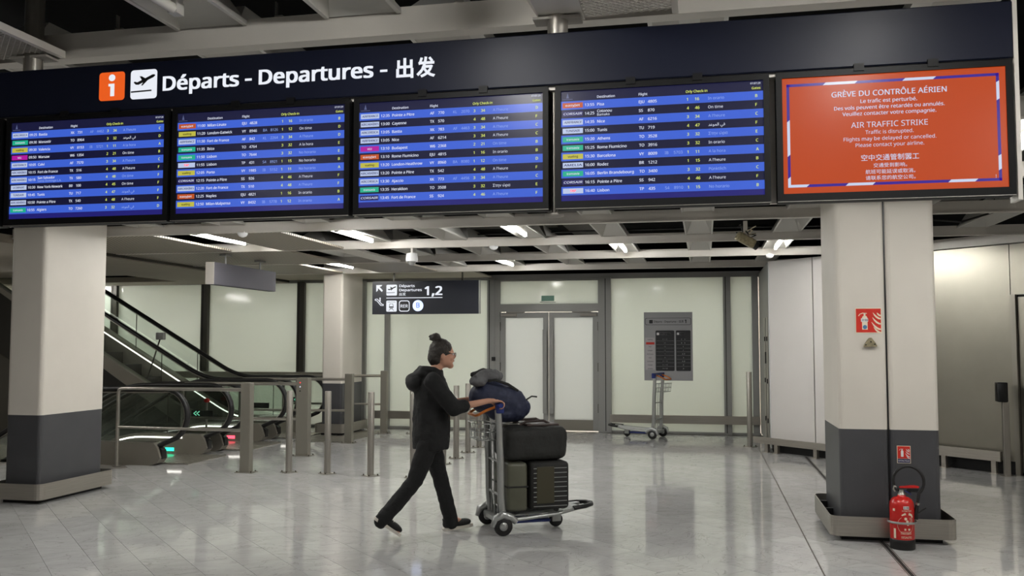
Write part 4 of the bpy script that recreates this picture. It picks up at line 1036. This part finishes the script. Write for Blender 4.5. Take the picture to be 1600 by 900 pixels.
MB().lathe([(.016,0),(.016,.74)], n=10).build('stem', 'steel', em)
k = MB(); k.lathe([(.03,.74),(.045,.76),(.045,.78),(.02,.80)], n=16); k.build('button', 'red', em)

# ================================================================ CEILING FITTINGS
dc = thing('dome_camera', 'white dome camera hanging under the ceiling left of the direction sign', 'camera', (-3.7, 11.225, 2.62))
MB().lathe([(.0,.0),(.035,.01),(.05,.04),(.055,.06)], n=20).build('dome', 'alu', dc)
k = MB(); k.lathe([(.075,.055),(.08,.08),(.07,.16),(.03,.17)], n=20); k.build('housing', 'whiteprint', dc); MB().box(-.012, .012, -.012, .012, .16, .26).build('stem', 'paint', dc)
pj = thing('ceiling_camera', 'dusty ceiling camera with tangled wires beside the near column', 'camera', (.42, 9.42, 2.66))
k = MB(); k.T = Matrix.Rotation(.5, 4, 'Y') @ Matrix.Rotation(.3, 4, 'Z'); k.rbox(-.10, .10, -.05, .05, -.045, .045, .015, 2); k.build('body', 'tin', pj)
k = MB(); k.T = Matrix.Rotation(.5, 4, 'Y') @ Matrix.Rotation(.3, 4, 'Z'); k.lathe([(.04,.09),(.045,.14),(.03,.145)], n=16, axis='x'); k.build('lens', 'rubber', pj)
MB().box(-.02, .02, -.02, .02, .03, .19).build('bracket', 'paint', pj)
for i in range(5):
    random.seed(i+3); pts = [(random.uniform(-.1,.12), random.uniform(-.05,.05), .02+.03*j*random.random()) for j in range(6)]
    MB().tube(pts, .006, 6).build('wire', 'cream' if i % 2 else 'rubber', pj)
random.seed(11)
for (x, y, lb) in [(-2.58, 11.1, 'small white sensor under the ceiling rail above the double door'), (-5.0, 9.2, 'small white sensor under the nearest rail left of the ceiling'), (.9, 13.0, 'small white sensor under the far rail beside the white corner')]:
    o = thing('ceiling_sensor', lb, 'sensor', (x, y, 2.79))
    MB().lathe([(.01,0),(.04,.012),(.055,.035),(.055,.05)], n=18).build('sensor_body', 'whiteprint', o); MB().box(-.02, .02, -.01, .01, .05, .07).build('clip', 'paint', o)

# ================================================================ LUGGAGE TROLLEYS
def trolley(label, loc, rz):
    t = thing('luggage_trolley', label, 'trolley', loc, rz, 'luggage trolleys')
    for s_ in (-1, 1):
        y = s_*.26
        w = MB(); w.lathe([(.03,-.018),(.074,-.018),(.08,-.011),(.08,.011),(.074,.018),(.03,.018)], (0, y, .08), 28, axis='y'); wh = w.build('rear_wheel', 'rubber', t)
        w = MB(); w.lathe([(.008,-.022),(.036,-.022),(.036,.022),(.008,.022)], (0, y, .08), 16, axis='y'); w.build('hub', 'trolley', wh)
        g = MB(); g.tube([(-.092,y,.08),(-.07,y,.145),(0,y,.175),(.07,y,.15),(.115,y,.11)], [.02,.03,.034,.032,.026], 10); g.build('wheel_guard', 'trolley', t)
        up = MB(); up.tube([(.02,s_*.2,.12),(.0,s_*.2,.3),(-.005,s_*.2,.6),(-.02,s_*.2,.9),(-.03,s_*.2,1.05)], .030, 12, ry=.55, up=(1,0,0)); up.build('upright', 'trolley', t)
        sd = MB(); sd.tube([(-.03,s_*.24,.12),(.2,s_*.235,.13),(.5,s_*.19,.145),(.72,s_*.11,.17),(.80,s_*.05,.18)], .017, 10); sd.build('side_tube', 'trolley', t)
    ax = MB(); ax.tube([(0,-.25,.085),(0,.25,.085)], .015, 10); ax.box(-.05, .06, -.2, .2, .10, .135); ax.build('axle_beam', 'trolley', t)
    for i in range(6):
        y = -.15+.06*i; MB().tube([(.03,y,.142),(.5,y*.85,.155),(.75,y*.45,.178)], .007, 6).build('deck_bar', 'trolley', t)
    for u in (.25, .48): MB().tube([(u,-.22+.1*(u-.25),.135),(u,.22-.1*(u-.25),.135)], .01, 8).build('cross_bar', 'trolley', t)
    n = MB(); n.tube([(.68,-.13,.175),(.80,-.115,.185),(.875,-.06,.19),(.895,0,.19),(.875,.06,.19),(.80,.115,.185),(.68,.13,.175)], .02, 10); n.build('nose_bumper', 'rubber', t)
    w = MB(); w.lathe([(.012,-.016),(.056,-.016),(.062,-.009),(.062,.009),(.056,.016),(.012,.016)], (.56, 0, .062), 24, axis='y'); w.build('front_wheel', 'rubber', t)
    k = MB(); k.box(.52, .60, -.03, -.02, .05, .14); k.box(.52, .60, .02, .03, .05, .14); k.box(.50, .62, -.03, .03, .12, .14); k.build('fork', 'trolley', t)
    MB().rbox(.14, .46, -.15, .15, .075, .10, .006, 1).build('advert_plate', 'blue', t)
    for z in (.32, .60): MB().tube([(.0,-.2,z),(.0,.2,z)], .011, 8).build('back_bar', 'trolley', t)
    for y in (-.1, 0, .1): MB().tube([(.0,y,.13),(-.005,y,.6),(-.015,y,.86)], .006, 6).build('back_wire', 'trolley', t)
    MB().tube([(-.02,-.27,1.09),(-.02,.27,1.09)], .020, 14).build('handle_grip', 'blue', t)
    for s_ in (-1, 1): MB().rbox(-.05, .02, s_*.2-.03, s_*.2+.03, 1.02, 1.105, .012, 2).build('handle_bracket', 'blue', t)
    MB().tube([(-.03,-.16,1.075),(-.12,-.16,1.045),(-.185,-.15,1.01),(-.205,-.12,1.0),(-.205,.12,1.0),(-.185,.15,1.01),(-.12,.16,1.045),(-.03,.16,1.075)], .012, 8).build('brake_bar', 'orange', t)
    # wire basket on the pushing side
    b = MB(); r = .0045
    for z, k_ in ((.93, 1.0), (.86, .96), (.79, .92)):
        b.tube([(-.04,-.17*k_,z),(-.2*k_,-.17*k_,z),(-.2*k_,.17*k_,z),(-.04,.17*k_,z)], r, 6, closed=True)
    for y in (-.16,-.08,0,.08,.16):
        b.tube([(-.2,y,.93),(-.184,y*.92,.79),(-.05,y*.92,.79),(-.04,y,.93)], r*.8, 6)
    for u in (-.09,-.14): b.tube([(u,-.17,.93),(u,-.157,.79),(u,.157,.79),(u,.17,.93)], r*.8, 6)
    b.build('wire_basket', 'trolley', t)
    return t
HD = math.radians(28.6); T0 = (-1.80, 7.80, 0)
trolley('moving luggage trolley loaded with bags and pushed by the person', T0, HD)
trolley('empty luggage trolley parked before the grey poster', (-.80, 15.86, 0), math.radians(163))
TM_ = Matrix.Translation(T0) @ Matrix.Rotation(HD, 4, 'Z')
def on_trolley(o, p=(0,0,0)): o.location = TM_ @ Vector(p); o.rotation_euler = (0, 0, HD); return o

def voxel(mb, name, mats, parent, size, smooth=4, sub=None, disp=None):
    me = mb.mesh(name+'_source', mats[:1]); o = bpy.data.objects.new(name+'_source', me); COL.objects.link(o)
    m = o.modifiers.new('r', 'REMESH'); m.mode = 'VOXEL'; m.voxel_size = size; m.use_smooth_shade = True
    if smooth: m = o.modifiers.new('s', 'SMOOTH'); m.iterations = smooth; m.factor = .5
    if disp:
        tx = bpy.data.textures.new(name+'_folds', 'CLOUDS'); tx.noise_scale = disp[1]; tx.noise_depth = 2
        m = o.modifiers.new('d', 'DISPLACE'); m.texture = tx; m.strength = disp[0]; m.mid_level = .5
    dg = bpy.context.evaluated_depsgraph_get()
    res = bpy.data.meshes.new_from_object(o.evaluated_get(dg)); bpy.data.objects.remove(o)
    res.name = name; res.materials.clear()
    for x in mats: res.materials.append(M[x])
    for p in res.polygons: p.use_smooth = True
    ob = bpy.data.objects.new(name, res); COL.objects.link(ob)
    if parent is not None: ob.parent = parent
    return ob
def cap(mb, p0, p1, r0, r1, n=14):
    mb.tube([p0, p1], [r0, r1], n); mb.ell(p0, (r0,)*3, n); mb.ell(p1, (r1,)*3, n)
def rings(mb, rs, n=24):
    """rs: (cx, cy, z, rx, ry) rings stacked upwards, closed"""
    vs = []
    for cx, cy, z, rx, ry in rs:
        for j in range(n): a = 2*PI*j/n; vs.append((cx+rx*math.cos(a), cy+ry*math.sin(a), z))
    k = len(rs); fs = [(i*n+j, i*n+(j+1)%n, (i+1)*n+(j+1)%n, (i+1)*n+j) for i in range(k-1) for j in range(n)]
    fs += [tuple(range(n-1,-1,-1)), tuple(range((k-1)*n, k*n))]
    mb.add(vs, fs, 0, True)

# ---- luggage
sA = on_trolley(thing('suitcase', 'olive grey hard suitcase standing against the trolley uprights', 'suitcase'), (0,0,0))
MB().rbox(.045, .225, -.24, .24, .19, .60, .03, 3).build('shell', 'olive', sA); MB().rbox(.04, .23, -.243, .243, (.39), .405, .003, 1).build('zip_band', 'bagblack', sA)
MB().tube([(.048,-.08,.50),(.035,-.07,.50),(.035,.07,.50),(.048,.08,.50)], .009, 8).build('handle', 'black', sA)
for y in (-.18, .18): MB().lathe([(.02,-.012),(.02,.012)], (.13, y, .177), 12, axis='y').build('wheel', 'rubber', sA)
sB = on_trolley(thing('suitcase', 'black ribbed suitcase at the front of the loaded trolley', 'suitcase'), (0,0,0))
MB().rbox(.245, .60, -.25, .25, .195, .60, .035, 3).build('shell', 'bagblack', sB)
for i in range(9):
    z = .225+i*.04
    MB().box(.275, .575, -.2535, -.249, z, z+.005).build('rib', 'trolley', sB)
MB().rbox(.30, .46, -.256, -.245, .25, .56, .004, 1).build('side_panel', mat('dark_olive_fabric', rgb(62, 58, 40), .7), sB)
MB().rbox(.60, .612, -.08, .08, .42, .52, .004, 1).build('name_tag', 'greycloth', sB)
for y in (-.18, .18): MB().lathe([(.02,-.012),(.02,.012)], (.5, y, .185), 12, axis='y').build('wheel', 'rubber', sB)
df = on_trolley(thing('duffel_bag', 'dark brown and black duffel bag lying across both suitcases', 'bag'), (0,0,0))
k = MB(); k.rbox(.035, .60, -.24, .26, .612, .90, .07, 3); k.ell((.09,.02,.76), (.075,.22,.12)); k.ell((.54,.02,.75), (.085,.22,.13)); voxel(k, 'bag_body', ['bagblack'], df, .012, 6, disp=(.02, .12))
MB().rbox(.24, .54, -.16, .20, .892, .918, .01, 2).build('leather_flap', 'bagbrown', df)
for y in (-.08, .13): MB().tube([(.2,y,.90),(.26,y,.935),(.42,y,.94),(.5,y,.90)], .011, 8, ry=.5).build('strap', 'bagbrown', df)
MB().tube([(.08,.02,.905),(.55,.02,.908)], .006, 6).build('zip', 'steel', df)
bp = on_trolley(thing('backpack', 'big navy backpack resting on the trolley basket and duffel', 'bag'), (0,0,0))
k = MB(); R_ = Matrix.Rotation(.32, 3, 'Y')
k.ell((.07,.05,1.11), (.26,.15,.165), 20, R=R_); k.ell((.17,.05,1.06), (.15,.15,.14), 16, R=R_); k.ell((-.07,.05,1.15), (.15,.14,.15), 16); k.ell((.10,.05,1.0), (.16,.14,.08), 16)
voxel(k, 'bag_body', ['bagnavy'], bp, .01, 6, disp=(.025, .12))
k = MB(); k.ell((.25,.05,1.05), (.09,.11,.09), 14, R=R_); voxel(k, 'front_pocket', ['bagnavy'], bp, .01, 4, disp=(.01, .08))
MB().tube([(-.08,-.06,1.29),(-.02,-.08,1.30),(.10,-.07,1.26),(.2,-.04,1.2)], .012, 8, ry=.4).build('strap', 'bagblack', bp)
MB().tube([(.28,-.02,1.12),(.33,-.02,1.15),(.38,-.02,1.145)], .007, 6).build('cord', 'bagblack', bp)
jk = on_trolley(thing('rolled_coat', 'grey and black rolled coat on top of the navy backpack', 'coat'), (0,0,0))
k = MB(); k.tube([(-.20,-.06,1.31),(-.10,-.02,1.335),(.02,.06,1.335),(.08,.12,1.32)], [.04,.055,.055,.035], 14); k.ell((-.16,-.02,1.29), (.08,.09,.05)); voxel(k, 'rolled_cloth', ['greycloth'], jk, .009, 4, disp=(.02, .06))
k = MB(); k.tube([(-.22,-.03,1.345),(-.1,.03,1.375),(.0,.09,1.37)], [.02,.026,.02], 10); voxel(k, 'collar', ['bagblack'], jk, .008, 3, disp=(.012, .05))

# ================================================================ THE PERSON
pr_ = thing('person', 'person in black hooded jacket and trousers walking and pushing the loaded trolley', 'person')
PL = TM_ @ Vector((-.62, 0, 0)); pr_.location = PL; pr_.rotation_euler = (0, 0, HD)
R = {'hip': (.035,-.09,.84), 'kn': (-.10,-.095,.47), 'an': (-.355,-.09,.175)}
Lg = {'hip': (.05,.09,.84), 'kn': (.15,.095,.475), 'an': (.245,.09,.105)}
b = MB()
# trunk (inside the clothes), neck, head
rings(b, [(.04,0,.78,.10,.13),(.05,0,.92,.12,.15),(.05,0,1.05,.11,.135),(.05,0,1.18,.115,.15),(.05,0,1.29,.09,.15),(.055,0,1.345,.06,.11)])
cap(b, (.055,0,1.33), (.115,0,1.44), .056, .05)
HC = (.15, 0, 1.522)
b.ell(HC, (.096,.075,.118), 24); b.ell((.178,0,1.462), (.064,.058,.055), 18); b.ell((.218,0,1.424), (.03,.03,.026), 14)
b.ell((.250,0,1.503), (.016,.013,.022), 12); b.tube([(.236,0,1.545),(.262,0,1.498)], [.008,.013], 10); b.ell((.226,0,1.550), (.02,.05,.012), 12)
b.ell((.237,0,1.468), (.014,.026,.014), 12); b.ell((.215,.036,1.49), (.024,.022,.025), 12); b.ell((.215,-.036,1.49), (.024,.022,.025), 12)
for s_ in (-1, 1): b.ell((.135, s_*.079, 1.508), (.018,.010,.030), 12)
for g in (R, Lg): 
    cap(b, g['hip'], g['kn'], .075, .048); cap(b, g['kn'], g['an'], .048, .033)
cap(b, R['an'], (-.25,-.09,.06), .033, .03); cap(b, Lg['an'], (.38,.095,.05), .033, .026)
for s_ in (-1, 1):
    sh, el, wr = (.035, s_*.165, 1.30), (.20, s_*.225, 1.075), (.50, s_*.205, 1.128)
    cap(b, sh, el, .046, .037); cap(b, el, wr, .037, .024)
    # hand closing on the grip: palm above, four fingers over the front, thumb beneath
    y = s_*.205
    cap(b, (.505,y,1.128), (.55,y,1.127), .024, .022)
    b.ell((.563,y,1.126), (.045,.040,.016), 14)
    for j, (dy, ln) in enumerate(((-.031,.92),(-.0105,1.0),(.0105,.97),(.031,.82))):
        yy = y+dy*s_
        pts = [(.575,yy,1.128),(.612,yy*1.0,1.123),(.612+.028*ln,yy,1.106),(.612+.026*ln,yy,1.084),(.612+.006*ln,yy,1.064),(.596,yy,1.062)]
        b.tube(pts, [.0098,.0095,.0092,.0088,.008,.007], 10); b.ell(pts[-1], (.007,)*3, 8)
        for q_ in pts[1:4]: b.ell(q_, (.0095,)*3, 8)
    ti = -s_
    pts = [(.535,y+ti*.020,1.118),(.558,y+ti*.046,1.104),(.585,y+ti*.050,1.078),(.606,y+ti*.040,1.064)]
    b.tube(pts, [.014,.0125,.0105,.009], 10); b.ell(pts[-1], (.009,)*3, 8)
voxel(b, 'body', ['skin'], pr_, .0058, 3)
# hair with a high bun
k = MB(); k.ell((.132,0,1.556), (.103,.088,.105), 24); k.ell((.09,0,1.50), (.072,.072,.085), 18); k.ell((.088,0,1.672), (.044,.042,.036), 14); k.ell((.10,0,1.64), (.03,.03,.03), 12); k.ell((.062,.012,1.662), (.028,.026,.024), 12)
k.tube([(.075,0,1.67),(.045,.01,1.685),(.028,.015,1.672)], [.014,.01,.005], 8)
voxel(k, 'hair', ['hair'], pr_, .0055, 2, disp=(.012, .02))
for s_ in (-1, 1):
    e = MB().ell((.2335, s_*.031, 1.524), (.011,.013,.010), 12).build('eye', 'whiteprint', pr_)
    MB().ell((.2425, s_*.031, 1.524), (.004,.006,.006), 10).build('iris', 'hair', e)
k = MB(); k.ell((.2475,0,1.471), (.006,.021,.0045), 12); k.ell((.2465,0,1.463), (.007,.018,.005), 12); k.build('mouth', 'lip', pr_)
k = MB()
for s_ in (-1, 1):
    k.tube([(.256, s_*.032+.022*math.cos(a), 1.522+.017*math.sin(a)) for a in [2*PI*i/18 for i in range(18)]], .002, 6, closed=True)
    k.tube([(.254, s_*.054, 1.527), (.20, s_*.082, 1.530), (.14, s_*.092, 1.527)], .0025, 6)
k.tube([(.256,-.010,1.526),(.262,0,1.53),(.256,.010,1.526)], .002, 6); k.build('glasses', 'black', pr_)
# jacket
k = MB()
rings(k, [(.05,0,.72,.152,.192),(.05,0,.80,.158,.196),(.055,0,.92,.162,.190),(.06,0,1.05,.160,.180),(.06,0,1.17,.158,.186),(.05,0,1.27,.138,.188),(.055,0,1.345,.102,.150),(.075,0,1.39,.075,.088)])
for s_ in (-1, 1):
    sh, el, cu_ = (.03, s_*.168, 1.30), (.20, s_*.228, 1.072), (.285, s_*.222, 1.088)
    cap(k, sh, el, .078, .066); cap(k, el, cu_, .066, .055)
k.ell((-.095,0,1.285), (.075,.125,.085), 18, R=Matrix.Rotation(-.35, 3, 'Y')); k.ell((-.04,0,1.36), (.06,.115,.045), 16); k.tube([(.11,.045,1.37),(.05,.085,1.395),(-.03,.07,1.40),(-.05,0,1.395),(-.03,-.07,1.40),(.05,-.085,1.395),(.11,-.045,1.37)], .026, 10)
voxel(k, 'jacket', ['jacket'], pr_, .009, 5, disp=(.022, .09))
# trousers
k = MB(); rings(k, [(.04,0,.70,.10,.15),(.045,0,.80,.125,.168),(.045,0,.93,.12,.16)])
for g in (R, Lg):
    cap(k, g['hip'], g['kn'], .100, .070); cap(k, g['kn'], [g['kn'][i]+(g['an'][i]-g['kn'][i])*1.10 for i in range(3)], .068, .063)
voxel(k, 'trousers', ['trouser'], pr_, .009, 4, disp=(.018, .07))
# shoes
def shoe(par, T):
    up_ = MB(); up_.T = T
    up_.ell((.02,0,.055), (.075,.042,.05), 16); up_.ell((.12,0,.045), (.085,.044,.034), 16); up_.tube([(.0,0,.05),(-.01,0,.11)], [.044,.042], 14)
    sh_ = voxel(up_, 'shoe', ['shoe'], par, .007, 3)
    so = MB(); so.T = T; so.prism([(-.055,-.03),(-.03,-.042),(.05,-.040),(.13,-.050),(.18,-.044),(.212,-.018),(.212,.018),(.18,.044),(.13,.050),(.05,.040),(-.03,.042),(-.055,.03)], .0, .024)
    so.build('sole', 'sole', sh_)
    lc = MB(); lc.T = T
    for i in range(4): lc.tube([(.075+.018*i,-.026,.078-.006*i),(.08+.018*i,0,.086-.006*i),(.075+.018*i,.026,.078-.006*i)], .003, 6)
    lc.build('laces', 'sole', sh_)
shoe(pr_, Matrix.Translation((-.40,-.09,.135)) @ Matrix.Rotation(.62, 4, 'Y'))
shoe(pr_, Matrix.Translation((.235,.095,.004)) @ Matrix.Rotation(-.12, 4, 'Y'))
bpy.data.objects.remove(_to)
